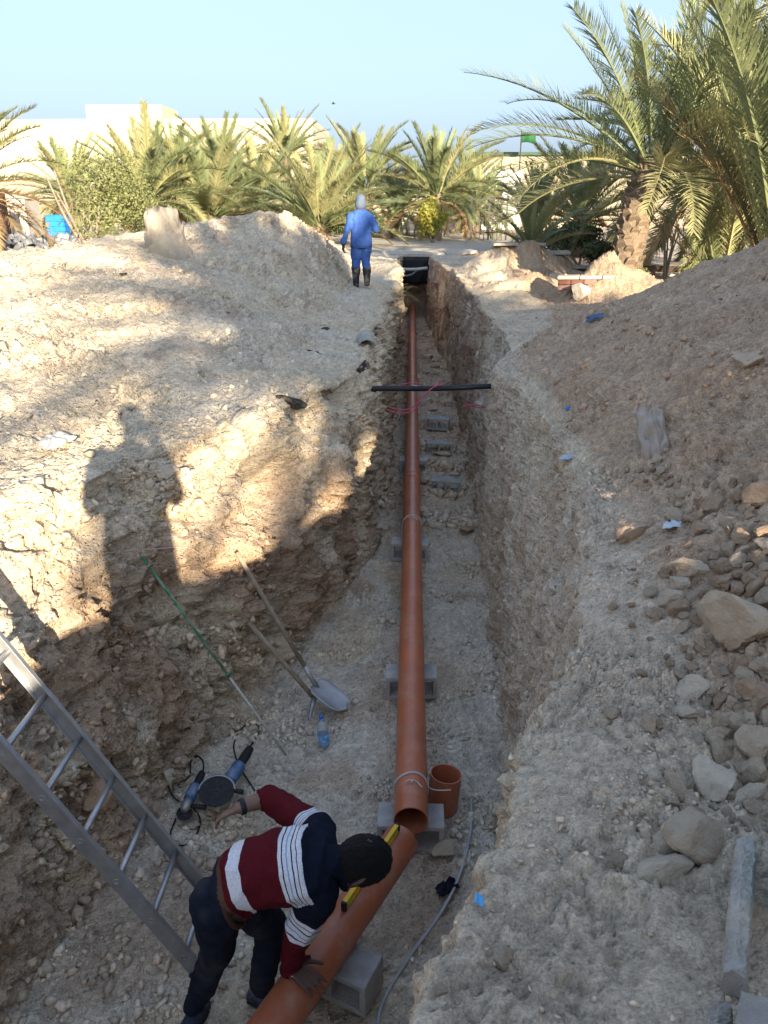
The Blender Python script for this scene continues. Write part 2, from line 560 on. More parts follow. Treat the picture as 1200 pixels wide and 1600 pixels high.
    # hollow scooped out of the left wall and the overhang above it
    for (cx, cy, cz, r_, dp) in ((-1.2, 5.75, -.55, .45, .42), (-1.9, 4.55, -1.0, .6, .28), (-2.3, 3.6, -1.15, .55, .2), (-.62, 8.0, -.5, .35, .18)):
        q = np.sqrt((x - cx) ** 2 + (yy - cy) ** 2 + ((z - cz) * 1.3) ** 2)
        D -= wallL * dp * (1 - sstep(0, r_, q))
    V2 = Vf + Nf * D[:, None]
    # little piles beyond the right lip
    for (px, py, r_, h) in ((3.35, 13.6, .95, .95), (2.6, 19.5, 1.9, .95), (1.75, 14.2, .8, .18), (4.1, 12.9, .8, .3), (2.3, 16.2, 1.1, .28)):
        q = np.hypot(V2[:, 0] - px, (V2[:, 1] - py) * .9) / r_
        V2[:, 2] += (band(14, 20, 3)) * h * np.clip(1 - q, 0, 1) ** 1.25 * (1 + .35 * n2)
    # ---- soil colours
    mixc = lambda A, B, f: A + (B - A) * f[:, None]
    pale, brown, red, dust = (np.array(c) for c in ((.67, .545, .385), (.50, .35, .23), (.31, .185, .105), (.70, .615, .485)))
    K = np.repeat(pale[None], len(Vf), 0)
    m1 = sstep(-.25, .45, n1 + .5 * n2)
    K = mixc(K, dust, m1 * .65)
    K = mixc(K, brown, np.clip(heapR * (.9 + .3 * n2), 0, 1))
    K = mixc(K, brown, np.clip(lipR * .45 * sstep(-.2, .3, n1 + .4 * n2 + .1), 0, 1))
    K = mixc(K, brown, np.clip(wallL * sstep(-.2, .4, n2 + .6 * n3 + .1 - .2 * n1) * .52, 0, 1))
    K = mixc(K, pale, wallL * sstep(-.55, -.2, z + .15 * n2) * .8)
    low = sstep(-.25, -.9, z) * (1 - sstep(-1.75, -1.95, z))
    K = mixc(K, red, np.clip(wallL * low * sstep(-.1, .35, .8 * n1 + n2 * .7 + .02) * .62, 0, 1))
    K = mixc(K, red, np.clip(wallR * sstep(8, 13, yy) * sstep(-.2, .3, n2 + .25) * .75, 0, 1))
    K = mixc(K, brown, np.clip(wallR * sstep(-.1, .4, n2 + .5 * n3) * .55, 0, 1))
    K = mixc(K, dust, np.clip(floor * sstep(-.3, .2, n2 + .2) * .85, 0, 1))
    K = mixc(K, brown, np.clip(floor * sstep(7, 10, yy) * (.6 + .5 * n2), 0, 1))
    K = mixc(K, brown, np.clip(floor * sstep(.1, .5, n2 - n1 * .4) * .6, 0, 1))
    K = mixc(K, brown, np.clip(heapL * sstep(.15, .5, n1 * .6 + n2) * .45, 0, 1))
    # the dark bitumen crust that marks the old ground level on the left
    crust = wallL * sstep(-.16, -.10, z - .04 * n2) * (1 - sstep(-.06, -.02, z - .04 * n2)) * sstep(.05, .2, noise(Vf, .5, 51)) * sstep(-.05, .12, noise(Vf, .07, 52)) * sstep(4, 5, yy)
    K = mixc(K, np.array((.03, .028, .026)), np.clip(crust, 0, 1) * .9)
    K *= (1 + .10 * n3 + .10 * n4 + .14 * k2 + .18 * k3 + .16 * k4)[:, None]
    far = (1 - act)
    K = mixc(K, np.array((.47, .41, .32)), far * .8)
    K = np.clip(K, .01, .8)
    idx = np.arange(nr * nc).reshape(nr, nc)
    quads = np.stack([idx[:-1, :-1], idx[:-1, 1:], idx[1:, 1:], idx[1:, :-1]], -1)
    rowm = (ys[:-1] > -9) & (ys[:-1] < 29.0)
    names = [('spoil_heap_left', 3, 6), ('trench_wall_left', 6, 10), ('trench_floor', 10, 11), ('trench_wall_right', 11, 14), ('spoil_heap_right', 14, 18)]
    used = np.zeros(quads.shape[:2], bool)
    parts = []
    for nm, i, j in names:
        msk = np.zeros_like(used)
        msk[np.ix_(rowm, (np.arange(nc - 1) >= st[i]) & (np.arange(nc - 1) < st[j]))] = True
        used |= msk
        parts.append((nm, msk))
    parts.append(('ground', ~used))
    objs = []
    allV, allF = V2, quads.reshape(-1, 4)
    for nm, msk in parts:
        q = quads[msk]
        u, inv = np.unique(q, return_inverse=True)
        q = inv.reshape(-1, 4)
        me = bpy.data.meshes.new(nm)
        me.vertices.add(len(u))
        me.vertices.foreach_set('co', V2[u].astype(np.float32).ravel())
        me.loops.add(len(q) * 4)
        me.loops.foreach_set('vertex_index', q.ravel().astype(np.int32))
        me.polygons.add(len(q))
        me.polygons.foreach_set('loop_start', np.arange(0, len(q) * 4, 4, dtype=np.int32))
        me.polygons.foreach_set('use_smooth', np.ones(len(q), bool))
        me.update()
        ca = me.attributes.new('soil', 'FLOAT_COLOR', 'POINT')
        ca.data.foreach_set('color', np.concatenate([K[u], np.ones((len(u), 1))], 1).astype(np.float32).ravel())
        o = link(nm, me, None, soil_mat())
        tag(o, kind='structure')
        objs.append(o)
    return allV, allF, dict(K=K, zones=dict(wallL=wallL, wallR=wallR, floor=floor, heapL=heapL, heapR=heapR, lipL=lipL, lipR=lipR), N=Nf)


def soil_mat():
    if 'soil' in MATS: return MATS['soil']
    m = bpy.data.materials.new('soil')
    m.use_nodes = True
    N, L = m.node_tree.nodes, m.node_tree.links
    b = N['Principled BSDF']
    b.inputs['Roughness'].default_value = .95
    b.inputs['Specular IOR Level'].default_value = .12
    at = N.new('ShaderNodeAttribute')
    at.attribute_name = 'soil'
    tc = N.new('ShaderNodeTexCoord')

    def nz(scale, det=8, rough=.65):
        n = N.new('ShaderNodeTexNoise')
        n.inputs['Scale'].default_value = scale
        n.inputs['Detail'].default_value = det
        n.inputs['Roughness'].default_value = rough
        L.new(tc.outputs['Object'], n.inputs['Vector'])
        return n.outputs[0]

    def mp(s, a, b_, c, d):
        n = N.new('ShaderNodeMapRange')
        for i, v in zip((1, 2, 3, 4), (a, b_, c, d)): n.inputs[i].default_value = v
        L.new(s, n.inputs[0])
        return n.outputs[0]
    fine = nz(26)
    grit = nz(120, 4)
    v = N.new('ShaderNodeMath'); v.operation = 'MULTIPLY'
    L.new(mp(fine, .3, .7, .70, 1.24), v.inputs[0])
    L.new(mp(grit, .35, .68, .74, 1.24), v.inputs[1])
    mul = N.new('ShaderNodeVectorMath'); mul.operation = 'SCALE'
    L.new(at.outputs['Color'], mul.inputs[0])
    L.new(v.outputs[0], mul.inputs['Scale'])
    # scattered pale chips and dark specks of grit
    vo = N.new('ShaderNodeTexVoronoi')
    vo.inputs['Scale'].default_value = 38
    L.new(tc.outputs['Object'], vo.inputs['Vector'])
    ch = N.new('ShaderNodeSeparateColor')
    L.new(vo.outputs['Color'], ch.inputs[0])
    chip = N.new('ShaderNodeMath'); chip.operation = 'MULTIPLY'
    L.new(mp(vo.outputs['Distance'], .28, .16, 0, 1), chip.inputs[0])
    L.new(mp(ch.outputs[0], .86, .9, 0, .55), chip.inputs[1])
    mx = N.new('ShaderNodeMixRGB')
    mx.inputs[2].default_value = (.62, .57, .48, 1)
    L.new(chip.outputs[0], mx.inputs[0])
    L.new(mul.outputs[0], mx.inputs[1])
    L.new(mx.outputs[0], b.inputs['Base Color'])
    hsum = N.new('ShaderNodeMath'); hsum.operation = 'ADD'
    L.new(mp(fine, 0, 1, 0, 1.0), hsum.inputs[0])
    h2 = N.new('ShaderNodeMath'); h2.operation = 'MULTIPLY_ADD'
    L.new(grit, h2.inputs[0]); h2.inputs[1].default_value = .3
    L.new(hsum.outputs[0], h2.inputs[2])
    L.new(mp(vo.outputs['Distance'], .0, .4, .5, 0), hsum.inputs[1])
    bp = N.new('ShaderNodeBump')
    bp.inputs['Strength'].default_value = 1.0
    bp.inputs['Distance'].default_value = .035
    L.new(h2.outputs[0], bp.inputs['Height'])
    L.new(bp.outputs[0], b.inputs['Normal'])
    MATS['soil'] = m
    return m


GV, GF, GZ = build_ground()
_bv = BVHTree.FromPolygons([tuple(v) for v in GV.tolist()], GF.tolist())


def gz(x, y, top=6.0):
    """ground height below (x, y)"""
    h = _bv.ray_cast(Vector((x, y, top)), Vector((0, 0, -1)))
    return h[0].z if h[0] is not None else 0.0


def hit(px, py):
    """where the sight line through photo pixel (px, py) meets the ground, and the ground's normal"""
    d = ray(px, py).normalized()
    h = _bv.ray_cast(CAMP + d * .3, d)
    if h[0] is None: return pz(px, py, 0.0), Vector((0, 0, 1))
    n = h[1] if h[1].z > 0 or h[1].dot(d) < 0 else -h[1]
    return h[0], n

# ------------------------------------------------------------------ materials of the things
M_pvc = mat('orange_pvc', (.42, .125, .055), .38, .10, 3.0, .04, 40, spec=.45, dirt=(.42, .34, .26), dirt_scale=9, dirt_amt=.32)
M_pvc_in = mat('orange_pvc_inside', (.24, .075, .035), .6, .1)
M_block = mat('concrete_block', (.44, .42, .39), .92, .16, 9, .7, 90, spec=.2, dirt=(.46, .40, .32), dirt_scale=5, dirt_amt=.6)
M_conc = mat('grey_concrete', (.47, .435, .38), .95, .16, 9, .9, 55, spec=.12, col2=(.33, .30, .26), sharp=.15, dirt=(.50, .41, .30), dirt_scale=6, dirt_amt=.85)
M_alu = mat('aluminium', (.44, .45, .46), .5, .12, 14, .12, 120, metal=.85, dirt=(.42, .37, .30), dirt_scale=9, dirt_amt=.7)
M_wood = mat('worn_wood', (.29, .225, .155), .8, .18, 14, .3, 60)
M_steel = mat('dull_steel', (.34, .34, .34), .5, .15, 10, .15, 60, metal=.6, dirt=(.45, .38, .30), dirt_scale=6, dirt_amt=.7)
M_black = mat('black_rubber', (.018, .018, .02), .6, .2, 10)
M_blackpipe = mat('black_hdpe', (.012, .013, .016), .5, .15, 5, .05, spec=.3)
M_cord_red = mat('red_cord', (.45, .06, .09), .6, .1)
M_wire = mat('pale_wire', (.55, .53, .50), .5, .1)
M_yellow = mat('yellow_paint', (.72, .44, .02), .45, .08, 8, dirt=(.3, .26, .2), dirt_scale=20, dirt_amt=.3)
M_blue_tool = mat('blue_tool', (.03, .11, .24), .5, .15, 12, .1, dirt=(.4, .36, .3), dirt_scale=12, dirt_amt=.6)
M_bottle = mat('bottle_plastic', (.55, .66, .72), .12, .03, 3, spec=.5)
M_blue = mat('blue_plastic', (.03, .16, .5), .5, .1)
M_ltblue = mat('light_blue_plastic', (.10, .38, .68), .5, .1)
M_green = mat('green_paint', (.02, .16, .07), .5, .25, 9, dirt=(.45, .42, .36), dirt_scale=6, dirt_amt=.6)
M_rope = mat('pale_rope', (.46, .44, .38), .9, .15, 30, .5, 120)
M_skin = mat('dark_skin', (.085, .045, .03), .55, .1, 20, .15, 120, spec=.35)
M_skin2 = mat('palm_skin', (.20, .115, .08), .55, .12, 18, .2, 120, spec=.35)
M_hair = mat('black_hair', (.008, .007, .007), .65, .3, 60, 1.0, 260)
M_denim = mat('dark_denim', (.012, .016, .028), .9, .25, 9, .35, 220, spec=.12, dirt=(.10, .09, .08), dirt_scale=4, dirt_amt=.4)
M_coverall = mat('blue_coverall', (.05, .115, .35), .85, .12, 6, .3, 200, spec=.15)
M_cloth = mat('pale_headcloth', (.10, .13, .18), .9, .1, 10, .3, 120)
M_boot = mat('black_boot', (.02, .02, .022), .5, .2, 8, .1, dirt=(.35, .30, .24), dirt_scale=6, dirt_amt=.8)
M_shoe = mat('navy_shoe', (.03, .04, .07), .7, .2, 14, .2, dirt=(.35, .3, .25), dirt_scale=7, dirt_amt=.6)
M_limestone = mat('limestone_rock', (.56, .455, .33), .95, .18, 2.5, 1.0, 6, dirt=(.42, .33, .24), dirt_scale=1.6, dirt_amt=.8, spec=.15, col2=(.42, .32, .22))
M_brownrock = mat('brown_rock', (.46, .33, .22), .95, .2, 2.5, 1.0, 6, dirt=(.5, .41, .3), dirt_scale=1.6, dirt_amt=.7, spec=.15, col2=(.36, .25, .165))
M_palestone = mat('pale_stone', (.62, .53, .40), .95, .12, 2.5, 1.0, 6, dirt=(.46, .37, .27), dirt_scale=1.6, dirt_amt=.8, spec=.15, col2=(.52, .43, .32))
M_bitumen = mat('bitumen', (.06, .053, .046), .95, .3, 20, .9, 60, spec=.1, dirt=(.42, .35, .27), dirt_scale=2.2, dirt_amt=.95)
M_film = mat('dusty_plastic_film', (.36, .29, .22), .45, .12, 8, .2, 40, spec=.5)
M_whitebag = mat('white_sack', (.46, .44, .40), .7, .06, 10, .2, 60)
M_plum = mat('terracotta_brick', (.19, .085, .06), .85, .15, 8, .4, 60)
M_cream = mat('cream_render', (.50, .43, .31), .9, .05, .6, .1, 8)
M_tan = mat('tan_render', (.34, .28, .20), .9, .06, .6, .1, 8)
M_white = mat('white_paint', (.72, .71, .68), .6, .05, 4)
M_darkmetal = mat('dark_metal', (.03, .03, .032), .5, .15, 5)
M_glassdark = mat('dark_glass', (.03, .035, .04), .08, .1, 3, spec=.6)
M_flag = mat('green_flag', (.015, .085, .03), .8, .1, 5)
M_straw = mat('dry_straw', (.46, .35, .19), .9, .2, 20, .2, trans=.2)


# ------------------------------------------------------------------ bodies: limbs grown together into one surface
def ell_tube(mb, rings, n=20):
    """rings: (centre, axis_a, axis_b) with elliptic radii in the axes' lengths; closed with points"""
    vs, fs = [], []
    k = len(rings)
    for c, a, b in rings:
        for j in range(n):
            t = 2 * math.pi * j / n
            vs.append(Vector(c) + Vector(a) * math.cos(t) + Vector(b) * math.sin(t))
    for i in range(k - 1):
        for j in range(n):
            j2 = (j + 1) % n
            fs.append((i * n + j, i * n + j2, (i + 1) * n + j2, (i + 1) * n + j))
    fs.append(tuple(range(n))[::-1])
    fs.append(tuple((k - 1) * n + j for j in range(n)))
    mb.add(vs, fs)


def limb(mb, p0, r0, p1, r1, n=16):
    """tapered limb with round ends"""
    p0, p1 = Vector(p0), Vector(p1)
    d = (p1 - p0)
    L_ = d.length
    t = d.normalized()
    pts, rad = [], []
    for a in (80, 55, 28, 0):
        pts.append(p0 - t * r0 * math.sin(R(a))); rad.append(r0 * math.cos(R(a)))
    for q in (.25, .5, .75):
        pts.append(p0 + d * q); rad.append(r0 + (r1 - r0) * q)
    for a in (0, 28, 55, 80):
        pts.append(p1 + t * r1 * math.sin(R(a))); rad.append(r1 * math.cos(R(a)))
    mb.tube(pts, rad, n)


def grow(mb, voxel, smooth_n=6):
    """one continuous surface from the overlapping limbs"""
    me = mb.mesh('tmp')
    o = bpy.data.objects.new('tmp', me)
    COL.objects.link(o)
    bm = bmesh.new(); bm.from_mesh(me)
    bmesh.ops.recalc_face_normals(bm, faces=bm.faces)
    bm.to_mesh(me); bm.free()
    md = o.modifiers.new('r', 'REMESH'); md.mode = 'VOXEL'; md.voxel_size = voxel
    ms = o.modifiers.new('s', 'SMOOTH'); ms.factor = .5; ms.iterations = smooth_n
    bpy.context.view_layer.update()
    ev = o.evaluated_get(bpy.context.evaluated_depsgraph_get())
    out = bpy.data.meshes.new_from_object(ev)
    bpy.data.objects.remove(o)
    out.polygons.foreach_set('use_smooth', [True] * len(out.polygons))
    return out


def vco(me):
    a = np.empty(len(me.vertices) * 3, np.float32)
    me.vertices.foreach_get('co', a)
    return a.reshape(-1, 3)


def vno(me):
    a = np.empty(len(me.vertices) * 3, np.float32)
    me.vertices.foreach_get('normal', a)
    return a.reshape(-1, 3)


def seg_dist(P, a, b):
    a, b = np.array(a), np.array(b)
    d = b - a
    t = np.clip(((P - a) @ d) / (d @ d), 0, 1)
    return np.linalg.norm(P - (a + t[:, None] * d), axis=1), t


def set_face_mats(me, vid):
    """material of a face = id of its first vertex"""
    li = np.empty(len(me.loops), np.int32)
    me.loops.foreach_get('vertex_index', li)
    ls = np.empty(len(me.polygons), np.int32)
    me.polygons.foreach_get('loop_start', ls)
    me.polygons.foreach_set('material_index', vid[li[ls]].astype(np.int32))


def hand(mb, wrist, aim, palm_n, size=1.0, curl=.5, thumb_side=1):
    """palm and five unequal bent fingers; aim = wrist to knuckles, palm_n = the way the palm faces"""
    w_ = Vector(wrist)
    a = Vector(aim).normalized()
    n = Vector(palm_n)
    n = (n - a * n.dot(a)).normalized()
    s = a.cross(n) * thumb_side
    for q in (-1.5, -.5, .5, 1.5):
        limb(mb, w_ + s * q * .012 * size, .015 * size, w_ + a * .085 * size + s * q * .019 * size, .0125 * size, 10)
    for q, ln in zip((1.5, .5, -.5, -1.5), (.072, .082, .076, .060)):
        p = w_ + a * .088 * size + s * q * .0205 * size
        d = a.copy()
        ang = curl * .35
        for j, f in enumerate((.45, .32, .25)):
            d = (d * math.cos(ang) + n * math.sin(ang)).normalized()
            q2 = p + d * ln * f * size + s * q * .002
            limb(mb, p, (.0098 - .0010 * j) * size, q2, (.0088 - .0010 * j) * size, 8)
            p = q2
            ang = curl * .8
    p = w_ + a * .025 * size + s * .026 * size
    d = (a * .62 + s * .72 + n * .25).normalized()
    for j, f in enumerate((.042, .034, .026)):
        q2 = p + d * f * size
        limb(mb, p, (.0125 - .0012 * j) * size, q2, (.011 - .0012 * j) * size, 8)
        p = q2
        d = (d + a * .35 + n * .15 * curl).normalized()


def head_shape(mb, c, up, fwd, s=1.0):
    """skull, jaw, nose, brow and ears; up = crown, fwd = face"""
    c, up, fwd = Vector(c), Vector(up).normalized(), Vector(fwd)
    fwd = (fwd - up * fwd.dot(up)).normalized()
    side = up.cross(fwd)
    rings = []
    for k, (h, a, f, off) in enumerate(((-.125, .030, .030, .045), (-.115, .044, .046, .040), (-.085, .056, .066, .026), (-.05, .066, .082, .012), (0, .073, .092, 0), (.04, .076, .097, -.006), (.075, .070, .09, -.010), (.1, .054, .07, -.012), (.117, .030, .04, -.012), (.121, .008, .01, -.012))):
        rings.append((c + up * h * s + fwd * off * s, side * a * s, fwd * f * s))
    ell_tube(mb, rings)
    limb(mb, c + fwd * .088 * s + up * .005, .010 * s, c + fwd * .108 * s - up * .035 * s, .014 * s, 8)
    limb(mb, c + fwd * .085 * s + up * .022 * s - side * .035 * s, .010 * s, c + fwd * .085 * s + up * .022 * s + side * .035 * s, .010 * s, 8)
    limb(mb, c + fwd * .086 * s - up * .068 * s - side * .018 * s, .010 * s, c + fwd * .086 * s - up * .068 * s + side * .018 * s, .010 * s, 8)
    for sg in (-1, 1):
        e = c + side * sg * .076 * s - fwd * .008 * s
        limb(mb, e + up * .02 * s, .014 * s, e - up * .022 * s + fwd * .006 * s, .010 * s, 8)


def hair_cap(c, up, fwd, s, thick=.014, seed=1, low=-.04):
    """short hair as a rough shell over the crown and the back of the head"""
    c, up, fwd = Vector(c), Vector(up).normalized(), Vector(fwd)
    fwd = (fwd - up * fwd.dot(up)).normalized()
    side = up.cross(fwd)
    bm = bmesh.new()
    bmesh.ops.create_icosphere(bm, subdivisions=5, radius=1)
    P = np.array([v.co for v in bm.verts])
    nn = noise(P, .22, seed) * .05 + noise(P, .09, seed + 1) * .05
    dele = []
    for i, v in enumerate(bm.verts):
        x, y, z = P[i]
        q = 1 + nn[i]
        hgt, fw = z * .112, y * .098
        if (fw > .062 and hgt < .02) or (hgt < low) or (fw > .02 and hgt < -.045):
            dele.append(v)
        v.co = c + side * x * (.076 + thick) * s * q + fwd * (y * (.097 + thick) * q - .008) * s + up * (z * (.108 + thick) * q + .006) * s
    bmesh.ops.delete(bm, geom=dele, context='VERTS')
    me = bpy.data.meshes.new('hair')
    bm.to_mesh(me); bm.free()
    me.polygons.foreach_set('use_smooth', [True] * len(me.polygons))
    return me


def shoe(parent, ankle, fwd, mat_, floor_z, L=.27, name='shoe', sole=True):
    a = Vector(ankle)
    f = Vector((fwd[0], fwd[1], 0)).normalized()
    s = Vector((-f.y, f.x, 0))
    mb = MB()
    z0 = floor_z
    R_ = []
    for (d, w_, h, hb) in ((-.075, .020, .045, .0), (-.07, .032, .075, .0), (-.03, .038, .105, 0), (.02, .040, .098, 0), (.07, .044, .070, 0), (.12, .047, .055, 0), (.165, .040, .046, .002), (.19, .022, .034, .006), (.197, .008, .022, .01)):
        R_.append((Vector((a.x, a.y, z0)) + f * d * L / .27 + Vector((0, 0, (h + hb) / 2)), s * w_, Vector((0, 0, (h - hb) / 2))))
    ell_tube(mb, R_, 16)
    o = mb.build(name, mat_, parent, smooth=True)
    if sole:
        mb = MB()
        R2 = [(Vector((c.x, c.y, z0 + .010)), aa * 1.08, Vector((0, 0, .012))) for c, aa, bb in R_]
        ell_tube(mb, R2, 16)
        mb.build('sole', M_black, o, smooth=True)
    return o


def sweater_mat():
    m = bpy.data.materials.new('striped_sweater')
    m.use_nodes = True
    N, L = m.node_tree.nodes, m.node_tree.links
    b = N['Principled BSDF']
    b.inputs['Roughness'].default_value = .95
    b.inputs['Specular IOR Level'].default_value = .1
    at = N.new('ShaderNodeAttribute'); at.attribute_name = 'band'
    rp = N.new('ShaderNodeValToRGB')
    rp.color_ramp.interpolation = 'CONSTANT'
    mar, wh, nv, bl = (.085, .008, .012, 1), (.60, .60, .62, 1), (.008, .010, .020, 1), (.20, .29, .43, 1)
    sk = (.10, .05, .032, 1)
    stops = [(0, sk), (.03, mar), (.10, wh), (.25, mar), (.655, wh), (.69, nv), (.70, wh), (.735, bl), (.75, wh), (.785, nv), (.795, wh), (.825, mar), (.835, wh), (.87, nv)]
    el = rp.color_ramp.elements
    el[0].position, el[0].color = stops[0]
    el[1].position, el[1].color = stops[1]
    for p, c in stops[2:]:
        e = el.new(p); e.color = c
    L.new(at.outputs['Fac'], rp.inputs[0])
    tc = N.new('ShaderNodeTexCoord')
    nz = N.new('ShaderNodeTexNoise'); nz.inputs['Scale'].default_value = 160; nz.inputs['Detail'].default_value = 3
    L.new(tc.outputs['Object'], nz.inputs['Vector'])
    hs = N.new('ShaderNodeHueSaturation')
    mr = N.new('ShaderNodeMapRange'); mr.inputs[1].default_value = .3; mr.inputs[2].default_value = .7; mr.inputs[3].default_value = .8; mr.inputs[4].default_value = 1.15
    L.new(nz.outputs[0], mr.inputs[0]); L.new(mr.outputs[0], hs.inputs['Value']); L.new(rp.outputs[0], hs.inputs['Color'])
    L.new(hs.outputs[0], b.inputs['Base Color'])
    bp = N.new('ShaderNodeBump'); bp.inputs['Strength'].default_value = .5; bp.inputs['Distance'].default_value = .004
    L.new(nz.outputs[0], bp.inputs['Height']); L.new(bp.outputs[0], b.inputs['Normal'])
    return m


def build_worker():
    root = empty('person', pz(350, 1500, -2.0), label='person in maroon and white striped sweater bending over the near orange pipe in trench', cat='person')
    inv = Matrix.Translation(-Vector(root.location))
    J = dict(pel=pz(343, 1386, -1.12), wai=pz(362, 1358, -1.03), che=pz(432, 1342, -.97), neb=pz(505, 1338, -.95),
             hL=pz(366, 1388, -1.16), hR=pz(334, 1404, -1.16), kL=pz(424, 1448, -1.52), kR=pz(342, 1482, -1.55), aL=pz(408, 1540, -1.92), aR=pz(305, 1566, -1.93),
             sL=pz(488, 1290, -1.0), sR=pz(487, 1392, -1.06), eL=pz(420, 1246, -1.12), wL=pz(374, 1262, -1.12), eR=pz(464, 1466, -1.34), wR=pz(452, 1512, -1.585),
             hd=pz(567, 1347, -1.0))
    mb = MB()
    # torso: rings along the back
    spine = [J['pel'] + (J['pel'] - J['wai']) * .6, J['pel'], J['wai'], J['wai'].lerp(J['che'], .5), J['che'], J['che'].lerp(J['neb'], .6), J['neb']]
    ra = [.09, .138, .126, .134, .150, .160, .095]
    rb = [.09, .122, .112, .118, .130, .120, .075]
    axis = (J['neb'] - J['pel']).normalized()
    sd = (J['sL'] - J['sR']).normalized()
    sd = (sd - axis * sd.dot(axis)).normalized()
    bk = axis.cross(sd).normalized()
    if bk.z < 0: bk = -bk
    ell_tube(mb, [(p - bk * .06, sd * a, bk * b) for p, a, b in zip(spine, ra, rb)], 28)
    D = Vector((0, 0, -.06))
    for k in J:
        if k in ('sL', 'sR'): J[k] = J[k] - bk * .05
    limb(mb, J['che'].lerp(J['neb'], .75) - bk * .05, .085, J['sL'], .075)
    limb(mb, J['che'].lerp(J['neb'], .75) - bk * .05, .085, J['sR'], .078)
    limb(mb, J['sL'], .070, J['eL'], .050)
    limb(mb, J['sR'], .072, J['eR'], .054)
    limb(mb, J['eL'], .046, J['wL'], .031)
    limb(mb, J['eR'], .049, J['wR'], .033)
    limb(mb, J['hL'] - bk * .03, .100, J['kL'], .064)
    limb(mb, J['hR'] - bk * .03, .104, J['kR'], .066)
    limb(mb, J['kL'], .060, J['aL'], .046)
    limb(mb, J['kR'], .062, J['aR'], .047)
    limb(mb, J['hL'] - bk * .05, .10, J['hR'] - bk * .05, .10)
    limb(mb, J['neb'] - bk * .04, .058, J['hd'] - axis * .03, .052)
    hup = (axis + Vector((0, 0, .12))).normalized()
    hfw = Vector((-.65, .0, -1))
    head_shape(mb, J['hd'], hup, hfw, 1.02)
    # right hand spread on the pipe, left hand loosely curled behind the hip
    pa = (pz(474, 1530, -1.60) - J['wR'])
    hand(mb, J['wR'] + Vector((0, 0, .02)), pa + Vector((0, 0, .005)), Vector((-.25, .35, -1)), 1.12, .22, 1)
    hand(mb, J['wL'], pz(345, 1275, -1.16) - J['wL'], Vector((.15, -.45, -1)), 1.0, .85, -1)
    mb.v = [tuple(inv @ Vector(v)) for v in mb.v]
    me = grow(mb, .0065, 5)
    Jl = {k: np.array(inv @ v) for k, v in J.items()}
    P = vco(me)
    N_ = vno(me)
    segs = [('torso', Jl['pel'], Jl['neb'], .15), ('thL', Jl['hL'], Jl['kL'], .09), ('thR', Jl['hR'], Jl['kR'], .095), ('shL', Jl['kL'], Jl['aL'], .058), ('shR', Jl['kR'], Jl['aR'], .06),
            ('uaL', Jl['sL'], Jl['eL'], .06), ('uaR', Jl['sR'], Jl['eR'], .063), ('faL', Jl['eL'], Jl['wL'], .038), ('faR', Jl['eR'], Jl['wR'], .04), ('head', Jl['neb'], Jl['hd'], .07),
            ('haL', Jl['wL'], Jl['wL'] + (Jl['wL'] - Jl['eL']) * .6, .03), ('haR', Jl['wR'], np.array(inv @ pz(480, 1538, -1.6)), .03), ('hdd', Jl['hd'], Jl['hd'] + np.array(hup) * .05, .09)]
    dist = np.stack([seg_dist(P, a, b)[0] - r_ for _, a, b, r_ in segs], 1)
    tt = np.stack([seg_dist(P, a, b)[1] for _, a, b, r_ in segs], 1)
    near_ = dist.argmin(1)
    names = [s_[0] for s_ in segs]
    ax = np.array(axis)
    s = ((P - Jl['pel']) @ ax) / np.linalg.norm(Jl['neb'] - Jl['pel'])
    band = np.clip((s - .10) / .86, 0, 1)
    # the band leans a little over the back
    vid = np.zeros(len(P), int)            # 0 sweater 1 denim 2 skin 3 paler skin
    for i, nm in enumerate(names):
        k = near_ == i
        if nm[:2] in ('th', 'sh'): vid[k] = 1
        if nm in ('head', 'haL', 'haR', 'hdd'): vid[k] = 2
        if nm == 'uaR': band[k] = np.minimum(band[k], 0) + np.interp(tt[k, i], [0, .3, .85, 1], [.97, .9, .64, .5])
        if nm == 'uaL': band[k] = np.minimum(band[k], 0) + np.interp(tt[k, i], [0, .05, .25, 1], [.9, .86, .58, .45])
        if nm in ('faL', 'faR'): band[k] = .45
        if nm == 'faL': vid[k] = np.where(tt[k, i] > .12, 3, 0)
        if nm == 'haL': vid[k] = 3
    tor = near_ == 0
    vid[tor & (s < .085)] = 1
    vid[(near_ == names.index('head')) & (tt[:, names.index('head')] < .22)] = 0
    band[(near_ == names.index('head'))] = .95
    band = np.clip(band + .010 * noise(P, .09, 63) + .006 * noise(P, .035, 64), 0, 1)
    # folds in the cloth
    cl = (vid <= 1)
    F = (1 - np.abs(noise(P * np.array([1, .55, 1.0]), .10, 61)) * 2) * .011 + noise(P, .045, 62) * .006
    P2 = P + N_ * (F * cl)[:, None]
    P2 += N_ * (.006 * cl)[:, None]
    me.vertices.foreach_set('co', P2.astype(np.float32).ravel())
    a_ = me.attributes.new('band', 'FLOAT', 'POINT')
    a_.data.foreach_set('value', band.astype(np.float32))
    for m_ in (sweater_mat(), M_denim, M_skin, M_skin2): me.materials.append(m_)
    set_face_mats(me, vid)
    me.update()
    link('body', me, root)
    hm = hair_cap(inv @ J['hd'], hup, hfw, 1.02, .016, 5, -.07)
    link('hair', hm, root, M_hair)
    hs_ = hup.cross(hfw).normalized()
    for sg in (-1, 1):
        e = inv @ (J['hd'] + hs_ * sg * .092 + hfw.normalized() * .0 - hup * .02)
        mb = MB(); ell_tube(mb, [(e + hup * q_ * .034, hs_ * .013 * math.sqrt(max(.02, 1 - q_ * q_)), hfw.normalized() * .020 * math.sqrt(max(.02, 1 - q_ * q_))) for q_ in np.linspace(-.98, .98, 9)], 12)
        mb.build('ear', M_skin, root, smooth=True)
